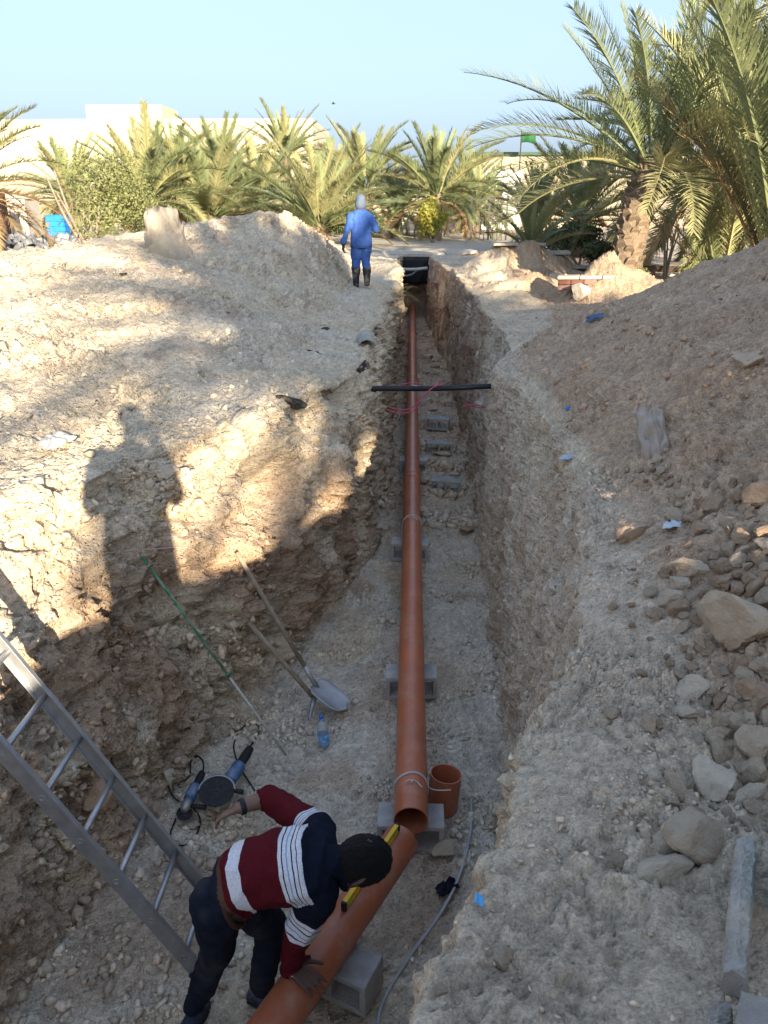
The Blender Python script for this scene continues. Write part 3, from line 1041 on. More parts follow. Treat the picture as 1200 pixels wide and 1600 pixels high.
    for k, fw in (('L', (.9, -.3)), ('R', (-.35, -.9))):
        a = inv @ J['a' + k]
        g = gz(J['a' + k].x, J['a' + k].y, -1.0) - root.location.z
        shoe(root, a, fw, M_shoe, g + .0)
    # wrist strap
    d = (J['wL'] - J['eL']).normalized()
    mb = MB()
    c = inv @ (J['wL'] - d * .015)
    q = d.to_track_quat('Z', 'Y').to_matrix()
    mb.lathe([(.037, -.013), (.040, -.01), (.040, .01), (.037, .013)], 20, c, q)
    mb.build('wrist_strap', M_black, root, smooth=True)
    # belt
    mb = MB()
    c0 = J['pel'].lerp(J['neb'], .085) - bk * .06
    pts = [inv @ (c0 + sd * .140 * math.cos(t) + bk * .129 * math.sin(t)) for t in np.linspace(0, 2 * math.pi, 40)[:-1]]
    mb.tube(pts, .013, 6, closed=True)
    mb.build('belt', mat('brown_belt', (.05, .02, .014), .6), root, smooth=True)
    return root


def build_walker():
    foot = pz(565, 446, .06)
    X, Y = foot.x, foot.y
    g = gz(X, Y)
    root = empty('person', (X, Y, g), (0, 0, R(6)), label='person in blue coverall and pale headcloth walking away beside the trench', cat='person')
    mb = MB()
    V = Vector
    hipz = .92
    legs = dict(L=(V((-.10, 0, hipz)), V((-.115, .05, .50)), V((-.115, -.03, .10))), R=(V((.10, 0, hipz)), V((.10, .03, .50)), V((.105, -.16, .14))))
    for k, (h, kn, an) in legs.items():
        limb(mb, h, .108, kn, .088)
        limb(mb, kn, .088, kn.lerp(an, .45), .094)
        limb(mb, kn.lerp(an, .45), .075, an, .06)
    ell_tube(mb, [(V((0, 0, .80)), V((.205, 0, 0)), V((0, .135, 0))), (V((0, 0, .82)), V((.215, 0, 0)), V((0, .145, 0))), (V((0, .0, 1.0)), V((.205, 0, 0)), V((0, .14, 0))), (V((0, .01, 1.2)), V((.21, 0, 0)), V((0, .135, 0))), (V((0, .01, 1.34)), V((.215, 0, 0)), V((0, .12, 0))), (V((0, .01, 1.43)), V((.175, 0, 0)), V((0, .10, 0))), (V((0, .02, 1.50)), V((.08, 0, 0)), V((0, .07, 0)))], 24)
    arms = dict(L=(V((-.185, 0, 1.36)), V((-.29, -.03, 1.10)), V((-.36, .02, .86))), R=(V((.185, 0, 1.36)), V((.30, -.03, 1.11)), V((.25, .19, 1.13))))
    for k, (s_, e_, w_) in arms.items():
        limb(mb, s_, .078, e_, .066)
        limb(mb, e_, .064, w_, .05)
    limb(mb, V((0, .02, 1.46)), .055, V((0, .04, 1.58)), .055)
    hc = V((0, .06, 1.64))
    head_shape(mb, hc, V((0, .15, 1)), V((.25, 1, -.1)), 1.0)
    hand(mb, arms['L'][2] + V((0, 0, -.03)), V((-.03, .12, -1)), V((1, 0, 0)), 1.05, .7, 1)
    hand(mb, arms['R'][2] + V((-.02, .04, 0)), V((-.5, 1, .3)), V((-1, -.4, 0)), 1.0, .8, -1)
    me = grow(mb, .012, 3)
    P, N_ = vco(me), vno(me)
    F = noise(P * np.array([1, 1, .7]), .15, 71) * .026 + noise(P, .06, 72) * .011
    cloth = (P[:, 2] > .2) & (P[:, 2] < 1.47)
    me.vertices.foreach_set('co', (P + N_ * (F * cloth)[:, None]).astype(np.float32).ravel())
    vid = np.zeros(len(P), int)
    vid[P[:, 2] > 1.49] = 1
    dl, _ = seg_dist(P, arms['L'][2] + V((0, .02, -.10)), arms['L'][2] + V((0, .02, -.3)))
    dr, _ = seg_dist(P, arms['R'][2] + V((-.03, .08, .02)), arms['R'][2] + V((-.1, .2, .06)))
    vid[(dl < .1) & (P[:, 2] < arms['L'][2].z - .0)] = 2
    vid[dr < .08] = 2
    vid[P[:, 2] < .40] = 2
    for m_ in (M_coverall, M_skin, M_boot): me.materials.append(m_)
    set_face_mats(me, vid)
    link('body', me, root)
    # boots and the jacket's hem
    for k, sg in (('L', -1), ('R', 1)):
        an = legs[k][2]
        kn = legs[k][1]
        mb = MB()
        mb.tube([an + V((0, 0, -.10)), an + V((0, 0, 0)), an.lerp(kn, .35), an.lerp(kn, .62)], [.055, .062, .078, .082], 16)
        R_ = []
        z0 = 0.0 if k == 'L' else .03
        for (d, w_, h) in ((-.07, .03, .06), (-.05, .048, .10), (.02, .052, .11), (.09, .052, .08), (.15, .048, .06), (.19, .03, .045), (.2, .01, .03)):
            R_.append((V((an.x, an.y + d, z0 + h / 2)), V((w_, 0, 0)), V((0, 0, h / 2))))
        ell_tube(mb, R_, 14)
        mb.build('boot', M_boot, root, smooth=True)
    mb = MB()
    mb.lathe([(.20, .0), (.222, .0), (.218, .16), (.205, .3)], 30, (0, 0, .77), Matrix.Diagonal((1, .72, 1)))
    mb.build('jacket_hem', M_coverall, root, smooth=True)
    # headcloth hanging to the shoulders
    bm = bmesh.new()
    bmesh.ops.create_icosphere(bm, subdivisions=4, radius=1)
    for v in bm.verts:
        x, y, z = v.co
        q = 1 + .05 * math.sin(9 * math.atan2(y, x)) * max(0, -z)
        if z < 0:
            v.co = V((x * (.102 + .05 * -z) * q, (y * (.125 + .03 * -z)) * q + .05, 1.655 + z * .20))
        else:
            v.co = V((x * .102, y * .125 + .05, 1.655 + z * .122))
    bmesh.ops.delete(bm, geom=[v for v in bm.verts if (v.co.y > .125 and 1.49 < v.co.z < 1.70) or v.co.z < 1.462], context='VERTS')
    me = bpy.data.meshes.new('headcloth')
    bm.to_mesh(me); bm.free()
    me.polygons.foreach_set('use_smooth', [True] * len(me.polygons))
    link('headcloth', me, root, M_cloth)
    return root


def build_photographer():
    """stands behind the camera; the picture shows his long shadow on the left bank"""
    x0, y0 = 0.02, -.40
    root = empty('person', (x0, y0, gz(x0, y0, 2.2)), label='person taking the picture, seen only as a standing shadow on the left bank', cat='person')
    mb = MB()
    V = Vector
    for sg in (-1, 1):
        limb(mb, V((sg * .10, 0, .93)), .12, V((sg * .11, .02, .5)), .12)
        limb(mb, V((sg * .11, .02, .5)), .12, V((sg * .11, 0, .12)), .12)
        limb(mb, V((sg * .2, 0, 1.42)), .08, V((sg * .27, .04, 1.14)), .07)
        limb(mb, V((sg * .27, .04, 1.14)), .065, V((sg * .09, .24, 1.46)), .042)
        hand(mb, V((sg * .085, .25, 1.48)), V((-sg * .15, .35, .8)), V((-sg, .2, 0)), 1.0, .7, -sg)
        limb(mb, V((sg * .15, -.05, .05)), .05, V((sg * .17, .14, .045)), .045)
    ell_tube(mb, [(V((0, 0, .3)), V((.2, 0, 0)), V((0, .14, 0))), (V((0, 0, .95)), V((.215, 0, 0)), V((0, .135, 0))), (V((0, 0, 1.15)), V((.21, 0, 0)), V((0, .125, 0))), (V((0, 0, 1.34)), V((.205, 0, 0)), V((0, .12, 0))), (V((0, 0, 1.45)), V((.18, 0, 0)), V((0, .09, 0))), (V((0, 0, 1.51)), V((.07, 0, 0)), V((0, .06, 0)))], 24)
    limb(mb, V((0, 0, 1.5)), .055, V((0, .02, 1.6)), .055)
    head_shape(mb, V((0, .04, 1.68)), V((0, .1, 1)), V((0, 1, -.2)), 1.0)
    me = grow(mb, .014, 3)
    P = vco(me)
    vid = np.where(P[:, 2] > 1.52, 1, np.where(P[:, 2] < .95, 2, 0))
    vid[(P[:, 1] > .2) & (P[:, 2] > 1.3)] = 1
    for m_ in (mat('grey_shirt', (.2, .2, .21), .9), M_skin, M_denim): me.materials.append(m_)
    set_face_mats(me, vid)
    link('body', me, root)
    hm = hair_cap(V((0, .04, 1.68)), V((0, .1, 1)), V((0, 1, -.2)), 1.0, .012, 8)
    link('hair', hm, root, M_hair)
    ph = MB()
    ph.box((0, 0, 0), (.076, .009, .162), bev=.003)
    p = ph.build('phone', M_black, None, loc=(0.0, -.055, 1.56))
    tag(p, 'black phone held up by the person who takes the picture', 'phone')
    return root


build_worker()
build_walker()
build_photographer()

# ------------------------------------------------------------------ palms, shrubs, buildings
M_frond = mat('palm_green', (.24, .275, .12), .55, .22, 1.2, spec=.35, trans=.25, col2=(.18, .205, .10))
M_frond_y = mat('palm_olive', (.34, .32, .15), .6, .22, 1.2, spec=.3, trans=.25, col2=(.25, .25, .115))
M_frond_d = mat('palm_dry', (.40, .29, .15), .85, .2, 2, spec=.1, trans=.2, col2=(.28, .20, .11))
M_bark = mat('palm_bark', (.20, .15, .105), .95, .22, 6, .9, 30, spec=.1, col2=(.12, .09, .065))
M_base = mat('palm_leaf_base', (.26, .195, .13), .95, .25, 6, .8, 40, spec=.1, col2=(.15, .11, .075))
M_leaf = mat('shrub_leaf', (.21, .215, .08), .6, .25, 2, trans=.25, col2=(.14, .155, .06))
M_leaf_y = mat('shrub_leaf_yellow', (.48, .42, .07), .6, .2, 2, trans=.3, col2=(.22, .23, .05))
M_leaf_d = mat('shrub_leaf_dark', (.12, .14, .05), .6, .25, 2, trans=.2, col2=(.045, .06, .025))
M_trunk = mat('tree_bark', (.26, .22, .17), .95, .2, 8, .6, 40, spec=.1)


def frond_mesh(L_, arch, nl, ll, wd, seed, v=35, two=True, bare=.16):
    """one palm leaf along +X: arching rib and two rows of stiff narrow leaflets; arch = total bend downward"""
    rr = random.Random(seed)
    mb = MB()
    n = 14
    pts = []
    x = z = 0.0
    tw = rr.uniform(-.12, .12)
    y = 0.0
    for i in range(n + 1):
        t = i / n
        pts.append(Vector((x, y, z)))
        a = -arch * (t ** 1.4)
        x += math.cos(a) * L_ / n
        z += math.sin(a) * L_ / n
        y += tw * t * L_ / n
    mb.tube(pts, [.022 * (1 - t) ** .8 * L_ / 3 + .003 for t in np.linspace(0, 1, n + 1)], 4)
    vs, fs = [], []
    for side in (-1, 1):
        for i in range(nl):
            t = bare + (1 - bare) * (i + rr.uniform(-.3, .3)) / nl
            t = min(max(t, .02), .995)
            k = min(int(t * n), n - 1)
            u = t * n - k
            p = pts[k].lerp(pts[k + 1], u)
            d = (pts[k + 1] - pts[k]).normalized()
            up = Vector((-d.z, 0, d.x)).normalized()
            sd = d.cross(up) * side
            env = (.42 + .58 * min(1, (t - bare + .02) / .25)) * (1 - .62 * max(0, (t - .45) / .55) ** 1.5)
            ln = ll * env * rr.uniform(.82, 1.12)
            fw = .55 + .75 * t + rr.uniform(-.12, .12)
            va = R(v + rr.uniform(-22, 22))
            dr = (sd * math.cos(va) + up * math.sin(va)) + d * fw
            dr.normalize()
            q = dr.cross(up).normalized() * wd * rr.uniform(.8, 1.2)
            sag = Vector((0, 0, -1)) * ln * rr.uniform(.04, .2)
            b = len(vs)
            if two:
                m_ = p + dr * ln * .5
                vs += [p - q * .35, p + q * .35, m_ + q * .5 + sag * .2, m_ - q * .5 + sag * .2, p + dr * ln + sag]
                fs += [(b, b + 1, b + 2, b + 3), (b + 3, b + 2, b + 4)]
            else:
                vs += [p - q * .5, p + q * .5, p + dr * ln + sag + q * .06]
                fs += [(b, b + 1, b + 2)]
    mb.add(vs, fs)
    return mb.mesh('frond')


FAR = {k: [frond_mesh(3.0, a, 105, .5, .034, s, two=False) for a, s in ((.35, 1), (.7, 2), (1.05, 3), (1.4, 4))] for k in ('g', 'y', 'd')}
NEAR = {k: [frond_mesh(3.4, a, 84, .56, .019, s + 10) for a, s in ((.3, 1), (.6, 2), (.9, 3), (1.25, 4), (1.7, 5))] for k in ('g', 'y', 'd')}
for D_ in (FAR, NEAR):
    for k, m_ in (('g', M_frond), ('y', M_frond_y), ('d', M_frond_d)):
        for me in D_[k]: me.materials.append(m_)
_lb = MB()
_lb.add([(-.5, 0, 0), (.5, 0, 0), (.38, -.34, .55), (-.38, -.34, .55), (-.2, -.42, .95), (.2, -.42, .95), (-.4, .05, .7), (.4, .05, .7)],
        [(0, 1, 2, 3), (3, 2, 5, 4), (4, 5, 7, 6), (0, 3, 4, 6), (1, 7, 5, 2), (0, 6, 7, 1)])
LEAFBASE = _lb.mesh('leaf_base')
LEAFBASE.materials.append(M_base)


def palm(name, loc, h, n, L_, label, seed, rad=.22, lean=(0, 0), near=False, dry=6, spread=(-25, 85), bases=0, group=None, kinds='gy', hang=0):
    rr = random.Random(seed)
    loc = Vector(loc)
    root = empty(name, loc, label=label, cat='palm tree', group=group)
    pts = [Vector((lean[0] * t * t, lean[1] * t * t, h * t - .15 * (t == 0))) for t in np.linspace(0, 1, 12)]
    mb = MB()
    rads = [rad * (1.22 - .3 * t ** .4 + .08 * rr.uniform(-1, 1)) for t in np.linspace(0, 1, 12)]
    mb.tube(pts, rads, 14)
    trunk = mb.build('trunk', M_bark, root, smooth=True)
    if bases:
        k = 0
        for i in range(bases):
            t = i / bases
            a = i * 2.39996
            p = pts[0].lerp(pts[-1], t)
            j = min(int(t * 11), 10)
            p = pts[j].lerp(pts[j + 1], t * 11 - j)
            s_ = rad * rr.uniform(.62, .85)
            o = link('leaf_base', LEAFBASE, trunk, None, p + Vector((math.cos(a), math.sin(a), 0)) * rads[j] * .88, (R(rr.uniform(-14, 8)), R(rr.uniform(-8, 8)), a + R(90)), (s_, s_ * .8, s_ * .8))
    top = pts[-1]
    S_ = NEAR if near else FAR
    base_L = 3.4 if near else 3.0
    for i in range(n):
        f = (i + .5) / n
        e = spread[1] - (spread[1] - spread[0]) * f ** .85 + rr.uniform(-7, 7)
        a = i * 2.39996 + rr.uniform(-.25, .25)
        kd = 'd' if i >= n - dry else (kinds[0] if rr.random() < .65 else kinds[-1])
        var = S_[kd]
        vi = int(np.clip((1 - (e + 25) / 110) * len(var) + rr.uniform(-.6, .6), 0, min(3, len(var) - 1)))
        sc_ = L_ / base_L * rr.uniform(.82, 1.08) * (.8 if e > 70 else 1)
        link('frond', var[vi], root, None, top + Vector((math.cos(a), math.sin(a), 0)) * rad * .5 + Vector((0, 0, -.3 * f)), Euler((rr.uniform(-.35, .35), -R(e), a)), (sc_,) * 3)
    for i in range(hang):                # old leaves hanging against the trunk
        a = rr.uniform(0, 6.28)
        sc_ = L_ / base_L * rr.uniform(.45, .62)
        link('frond', S_['d'][-1], root, None, top + Vector((math.cos(a), math.sin(a), 0)) * rad * .7 + Vector((0, 0, -.35)), Euler((rr.uniform(-.3, .3), R(rr.uniform(25, 55)), a)), (sc_,) * 3)
    return root


def leaf_crown(center, radii, n, size, seed, shell=.55, lumps=9, flat=1.0):
    """a cloud of small leaves in uneven clumps"""
    rr = np.random.default_rng(seed)
    L_ = rr.normal(size=(lumps, 3)); L_ /= np.linalg.norm(L_, axis=1)[:, None]
    L_ *= rr.uniform(.25, .8, (lumps, 1))
    r0 = rr.uniform(.28, .5, lumps)
    w_ = r0 ** 2; w_ /= w_.sum()
    k = rr.choice(lumps, n, p=w_)
    d = rr.normal(size=(n, 3)); d /= np.linalg.norm(d, axis=1)[:, None]
    p = L_[k] + d * (r0[k] * (shell + (1.12 - shell) * rr.random(n) ** .7))[:, None]
    p = p * np.array(radii) + np.array(center)
    nrm = d + rr.normal(scale=.6, size=(n, 3)); nrm /= np.linalg.norm(nrm, axis=1)[:, None]
    t = np.cross(nrm, rr.normal(size=(n, 3))); t /= np.linalg.norm(t, axis=1)[:, None]
    b = np.cross(nrm, t)
    s = size * rr.uniform(.6, 1.3, (n, 1))
    V = np.stack([p - t * s, p + b * s * .42, p + t * s, p - b * s * .42], 1).reshape(-1, 3)
    me = bpy.data.meshes.new('crown')
    me.from_pydata(V.tolist(), [], np.arange(n * 4).reshape(-1, 4).tolist())
    return me


def shrub(name, loc, radii, n, size, material, label, seed, trunk_h=.4, trunk_r=.04, cat='shrub', stems=4, group=None, lumps=10, off=0.0):
    rr = random.Random(seed)
    root = empty(name, loc, label=label, cat=cat, group=group)
    mb = MB()
    top = trunk_h + radii[2] * .2
    for i in range(stems):
        a = rr.uniform(0, 6.28)
        q = rr.uniform(.3, .75)
        mb.tube(bez([(math.cos(a) * trunk_r * .6, math.sin(a) * trunk_r * .6, -.1), (math.cos(a) * trunk_r * 1.2, math.sin(a) * trunk_r * 1.2, trunk_h * .7), (math.cos(a) * radii[0] * q * .6, math.sin(a) * radii[1] * q * .6, trunk_h + radii[2] * .5), (math.cos(a) * radii[0] * q, math.sin(a) * radii[1] * q, trunk_h + radii[2] * rr.uniform(.9, 1.5))], 12), list(np.linspace(trunk_r, trunk_r * .2, 13)), 7)
    mb.build('trunk', M_trunk, root, smooth=True)
    me = leaf_crown((off, 0, trunk_h + radii[2]), radii, n, size, seed, lumps=lumps)
    link('crown', me, root, material)
    return root


def at(px, py_base, Y, zoff=0):
    """foot of a thing at photo column px, standing on the ground at distance Y"""
    p = pY(px, py_base, Y)
    return Vector((p.x, Y, gz(p.x, Y, 12) + zoff))


# far row of date palms behind the trench
row = [
    # px, Y, trunk h, fronds, length, label
    (236, 33, 1.9, 46, 3.6, 'tall date palm behind the concrete stump on the left heap', 1),
    (330, 36, 1.2, 44, 3.8, 'bushy date palm right of the small leafy tree, dead fronds at its foot', 2),
    (352, 44, 3.1, 40, 3.6, 'date palm rising behind the bushy palm left of the cream building corner', 3),
    (452, 50, 4.3, 36, 3.3, 'date palm with a small upright crown against the cream building corner', 4),
    (500, 34, .9, 42, 3.7, 'low wide date palm behind the crest of the left heap', 5),
    (572, 44, 2.6, 40, 3.6, 'date palm right behind the person in blue', 6),
    (682, 41, 2.1, 46, 3.8, 'tallest date palm of the far row, above the yellow shrub', 7),
    (622, 47, 1.4, 38, 3.4, 'date palm between the person in blue and the yellow shrub', 8),
    (838, 30, 1.2, 20, 2.4, 'slender date palm with upright fronds below the green flag', 9),
    (745, 48, 1.5, 34, 3.2, 'date palm half hidden behind the barred gate', 10),
    (905, 27, 1.3, 36, 2.9, 'low date palm left of the thick palm trunk', 12),
    (120, 47, 2.0, 40, 3.8, 'date palm behind the small leafy tree against the cream building', 13),
    (285, 52, 3.0, 44, 4.0, 'date palm in the second row between the tall and the bushy palm', 14),
    (405, 43, 1.8, 44, 3.9, 'date palm right of the bushy palm, below the cream building corner', 15),
    (528, 54, 2.6, 42, 3.9, 'date palm in the second row left of the person in blue', 16),
    (725, 55, 2.4, 42, 3.8, 'date palm in the second row right of the tallest far palm', 17),
]
for (px, Y, h, n, L_, lab, sd) in row:
    palm('date_palm', at(px, 370, Y), h, n + 18, L_, lab, 100 + sd, rad=.24, dry=7, spread=(-22, 84) if h > 1.3 else ((35, 86) if L_ < 2.5 else (5, 84)), group='date palms in the far row', hang=3)
palm('date_palm', at(-38, 370, 26), 2.2, 40, 3.4, 'date palm at the left edge with straw coloured lower fronds', 131, rad=.22, dry=16, spread=(-22, 84), group='date palms in the far row', hang=4)
# the large palm right of the trench and the dense clump beside it
pb = at(972, 455, 15.0)
palm('date_palm', pb, 2.3, 40, 3.5, 'large date palm with a thick scaly trunk right of the trench', 207, rad=.27, lean=(.32, .1), near=True, dry=0, spread=(0, 80), bases=150, hang=0)
palm('date_palm', at(1222, 440, 13.2), .45, 44, 4.7, 'dense fountain of long upright palm fronds at the right edge', 215, rad=.3, near=True, dry=3, spread=(60, 88))
palm('date_palm', at(1130, 420, 16.8), .25, 24, 3.0, 'young palm clump with pale bare stalks behind the right heap', 219, rad=.25, near=True, dry=2, spread=(52, 86), kinds='yg')
palm('date_palm', at(1225, 440, 18.5), 3.4, 62, 4.6, 'tall date palm whose fronds fill the top right corner', 223, rad=.3, near=True, dry=3, spread=(-25, 84))
palm('date_palm', at(1105, 420, 21), 2.4, 56, 4.2, 'dense date palm standing behind the thick trunked palm', 227, rad=.28, near=False, dry=5, spread=(-20, 84))
palm('date_palm', at(828, 405, 20), .12, 22, 1.5, 'knee high palm offshoot beside the mound right of the trench', 233, rad=.12, near=False, dry=2, spread=(25, 86))

# palms behind the photographer: their shade falls over the trench
for i, (x, y, h) in enumerate(((7.4, -12.5, 5.9), (9.2, -13.2, 6.0), (10.2, -12.0, 3.2), (10.6, -18, 7.6), (10.2, -8.5, 2.2), (12.6, -14, 4.0), (7.9, -16.5, 7.0))):
    palm('date_palm', (x, y, 0), h, 60 if h > 5 else 42, 3.7, 'date palm behind the camera, seen only by its dappled shade', 300 + i, rad=.25, dry=3, spread=(2, 86) if h > 5 else (-20, 84), group='date palms behind the camera')

# small trees and shrubs
shrub('leafy_tree', at(143, 395, 20.5), (1.3, 1.2, 1.3), 6200, .046, M_leaf, 'small leafy tree with forked pale trunk on the left', 41, .45, .085, 'tree', 7, lumps=24, off=.6)
shrub('leafy_tree', at(215, 385, 23.5), (.9, .9, 1.0), 3600, .05, M_leaf, 'low olive green tree between the leafy tree and the stump', 42, .5, .05, 'tree', 5)
shrub('yellow_shrub', at(676, 375, 36.5), (.95, .9, .95), 4200, .085, M_leaf_y, 'yellow green shrub at the foot of the tallest far palm', 43, .15, .05)
shrub('dark_shrub', at(905, 400, 22), (.8, .7, .62), 2600, .06, M_leaf_d, 'dark green shrub left of the thick palm trunk', 44, .1, .04)
shrub('dark_shrub', at(868, 385, 25), (.6, .6, .6), 1800, .06, M_leaf_d, 'small dark shrub behind the palm offshoot', 45, .15, .04)
shrub('dark_shrub', at(940, 405, 19), (.75, .6, .5), 2400, .055, M_leaf_d, 'leafy bush touching the thick palm trunk', 46, .1, .04)
shrub('dark_shrub', at(1105, 440, 14.2), (.45, .4, .3), 1200, .05, M_leaf, 'small bush at the foot of the young palm clump', 47, .05, .03)
shrub('green_weed', at(993, 465, 14.0), (.16, .14, .14), 260, .035, M_leaf, 'tuft of bright green weed at the foot of the thick trunk', 48, .02, .01, 'weed', 3)
shrub('dark_shrub', at(548, 372, 34), (1.5, 1.0, .7), 3200, .08, M_leaf_d, 'low dark bush behind the person in blue', 49, .1, .05)
shrub('bare_sapling', at(1038, 440, 15.6), (.38, .38, .4), 150, .04, M_frond_d, 'thin almost bare sapling right of the thick palm trunk', 50, .7, .03, 'sapling', 7)

# cream building far behind on the left
YB = 85.0
a0, a1 = pY(-140, 330, YB), pY(493, 330, YB)
zt = pY(300, 196, YB).z
root = empty('building', ((a0.x + a1.x) / 2, YB + 8, 0), label='large cream flat roofed building far behind the palms on the left', cat='building')
wdt = a1.x - a0.x
mb = MB(); mb.box((0, 0, zt / 2), (wdt, 16, zt), bev=.05); mb.build('wall', M_cream, root)
mb = MB()
for sx in (-1, 1): mb.box((sx * (wdt / 2 - .15), 0, zt + .3), (.3, 16, .6))
mb.box((0, -7.85, zt + .3), (wdt - .62, .3, .6)); mb.build('parapet', M_cream, root)
b0, b1 = pY(146, 180, YB + 4), pY(262, 180, YB + 4)
zb = pY(200, 168, YB + 4).z
mb = MB(); mb.box(((b0.x + b1.x) / 2 - root.location.x, -3, (zt + zb) / 2 + .05), (b1.x - b0.x, 6, zb - zt), bev=.04); mb.build('stair_tower', M_cream, root)
for i in range(0):
    x = -wdt / 2 + wdt * (i + .5) / 9
    mb = MB(); mb.box((x, -8.02, zt * .55), (1.6, .12, 1.5)); f_ = mb.build('window', M_white, root)
    mb = MB(); mb.box((x, -8.09, zt * .55), (1.4, .05, 1.3)); mb.build('pane', M_glassdark, f_)
YW = 66.0
c0, c1 = pY(-120, 330, YW), pY(520, 330, YW)
hw = pY(100, 283, YW).z
mb = MB(); mb.box((0, 0, hw / 2), (c1.x - c0.x, .3, hw)); mb.box((0, 0, hw + .06), (c1.x - c0.x + .1, .42, .12))
tag(mb.build('boundary_wall', M_tan, None, loc=((c0.x + c1.x) / 2, YW, 0)), 'long plain boundary wall in front of the cream building', 'wall')
# tan building behind the palms on the right, white lattice window
YR = 62.0
e0, e1 = pY(752, 330, YR), pY(1330, 330, YR)
zr = pY(880, 243, YR).z
root = empty('building', ((e0.x + e1.x) / 2, YR + 5, 0), label='tan building with dark roof edge behind the palms on the right', cat='building')
wdt = e1.x - e0.x
mb = MB(); mb.box((0, 0, zr / 2), (wdt, 10, zr)); mb.build('wall', M_tan, root)
mb = MB(); mb.box((0, 0, zr + .12), (wdt + .6, 10.6, .22)); mb.build('roof_edge', mat('green_roof', (.05, .09, .06), .8), root)
w0, w1 = pY(740, 330, 58), pY(812, 330, 58)
mb = MB(); mb.box(((w0.x + w1.x) / 2 - root.location.x, 53.5 - root.location.y + 6, 1.9), (w1.x - w0.x, 4, 3.8)); po = mb.build('porch', M_white, root)
wx, wy = pY(763, 330, 57.4).x - root.location.x, 57.38 - root.location.y
mb = MB(); mb.box((wx, wy, 1.9), (1.9, .06, 2.4)); f_ = mb.build('pane', M_glassdark, po)
for i in range(5):
    mb = MB(); mb.box((wx - .95 + i * .475, wy - .06, 1.9), (.07, .05, 2.4)); mb.build('glazing_bar', M_white, po)
for i in range(6):
    mb = MB(); mb.box((wx, wy - .105, .72 + i * .47), (1.97, .035, .07)); mb.build('glazing_bar', M_white, po)
# a second wall closing the view between the two buildings
mb = MB(); mb.box((0, 0, 1.5), (26, .3, 3.0))
tag(mb.build('boundary_wall', M_cream, None, loc=(pY(630, 330, 72).x, 72, 0)), 'cream garden wall glimpsed between the far palms in the middle', 'wall')
# barred gate
g0 = at(735, 372, 40); g1 = at(790, 372, 40)
root = empty('barred_gate', (g0.x, 40, 0), label='dark barred metal gate in front of the white latticed window', cat='gate')
wg = g1.x - g0.x
zg = pY(760, 308, 40).z
for i in range(9):
    x = wg * i / 8
    mb = MB(); mb.box((x, 0, zg / 2), (.09 if i in (0, 4, 8) else .035, .05, zg + (.1 if i in (0, 4, 8) else 0))); mb.build('bar', M_darkmetal, root)
for z in (.35, zg * .55, zg - .1):
    mb = MB(); mb.box((wg / 2, -.045, z), (wg, .03, .05)); mb.build('rail', M_darkmetal, root)
# flags
for (px, top, Y, lab) in ((813, 208, 60, 'green flag on a thin pole above the right hand building'), (776, 238, 64, 'green flag hanging low left of the taller flag')):
    p = pY(px, top, Y)
    root = empty('flag', (p.x, Y - .7, 0), label=lab, cat='flag', group='green flags')
    mb = MB(); mb.tube([(0, 0, 0), (0, 0, p.z + .1)], .045, 8); mb.build('pole', M_darkmetal, root)
    mb = MB()
    V_, F_ = [], []
    for i in range(9):
        t = i / 8
        for j in range(2):
            V_.append((t * 1.0, .10 * math.sin(t * 7 + j), p.z - .05 - j * .62 + .05 * math.sin(t * 5)))
    F_ = [(2 * i, 2 * i + 1, 2 * i + 3, 2 * i + 2) for i in range(8)]
    mb.add(V_, F_)
    o = mb.build('cloth', M_flag, root, smooth=True)
    sm = o.modifiers.new('s', 'SOLIDIFY'); sm.thickness = .01

# left background: shed, posts, blue tank, block pile
p0, p1 = at(14, 358, 40), at(46, 358, 40)
root = empty('shed', ((p0.x + p1.x) / 2, 40, 0), label='small grey shed of weathered boards under the left palm', cat='shed')
for i in range(5):
    w_ = (p1.x - p0.x) / 5
    mb = MB(); mb.box((-(p1.x - p0.x) / 2 + w_ * (i + .5), 0, .95), (w_ - .025, .06 + .01 * (i % 2), 1.9)); mb.build('board', M_conc, root)
mb = MB(); mb.box((0, .8, 1.96), (p1.x - p0.x + .2, 1.9, .1)); mb.build('roof', M_conc, root)
mb = MB(); mb.box((0, .85, .93), (p1.x - p0.x - .1, 1.5, 1.86)); mb.build('body', M_conc, root)
q = at(7, 360, 36)
mb = MB(); mb.box((0, 0, 1.05), (.42, .42, 2.1), bev=.03); mb.box((0, 0, 2.15), (.52, .52, .1))
tag(mb.build('gate_pillar', M_plum, None, loc=q), 'reddish masonry pillar at the left edge beside the shed', 'pillar')
q = at(29, 360, 33)
mb = MB(); mb.lathe([(.0, .52), (.12, .5), (.15, .44), (.16, 0), (.16, -.1)], 16)
tag(mb.build('bollard', M_plum, None, loc=q, smooth=True), 'short red bollard in front of the grey shed', 'bollard')
q = at(90, 343, 44)
root = empty('blue_barrel_rack', q, label='bright blue plastic tank standing behind the leafy tree', cat='tank')
mb = MB(); mb.box((0, 0, .55), (1.0, .9, 1.1), bev=.08); mb.build('tank_body', mat('bright_blue', (.02, .2, .62), .5, .12), root)
mb = MB(); mb.lathe([(0, .1), (.16, .1), (.18, .06), (.18, 0)], 16, (0, 0, 1.1)); mb.build('lid', M_darkmetal, root)
for z in (.3, .55, .8):
    mb = MB(); mb.box((0, 0, z), (1.06, .96, .05), bev=.015); mb.build('band', mat('bright_blue', (.02, .2, .62), .5, .12), root)

# ------------------------------------------------------------------ pipes in the trench
PX, PZ = 0.035, -1.70       # axis of the pipe run


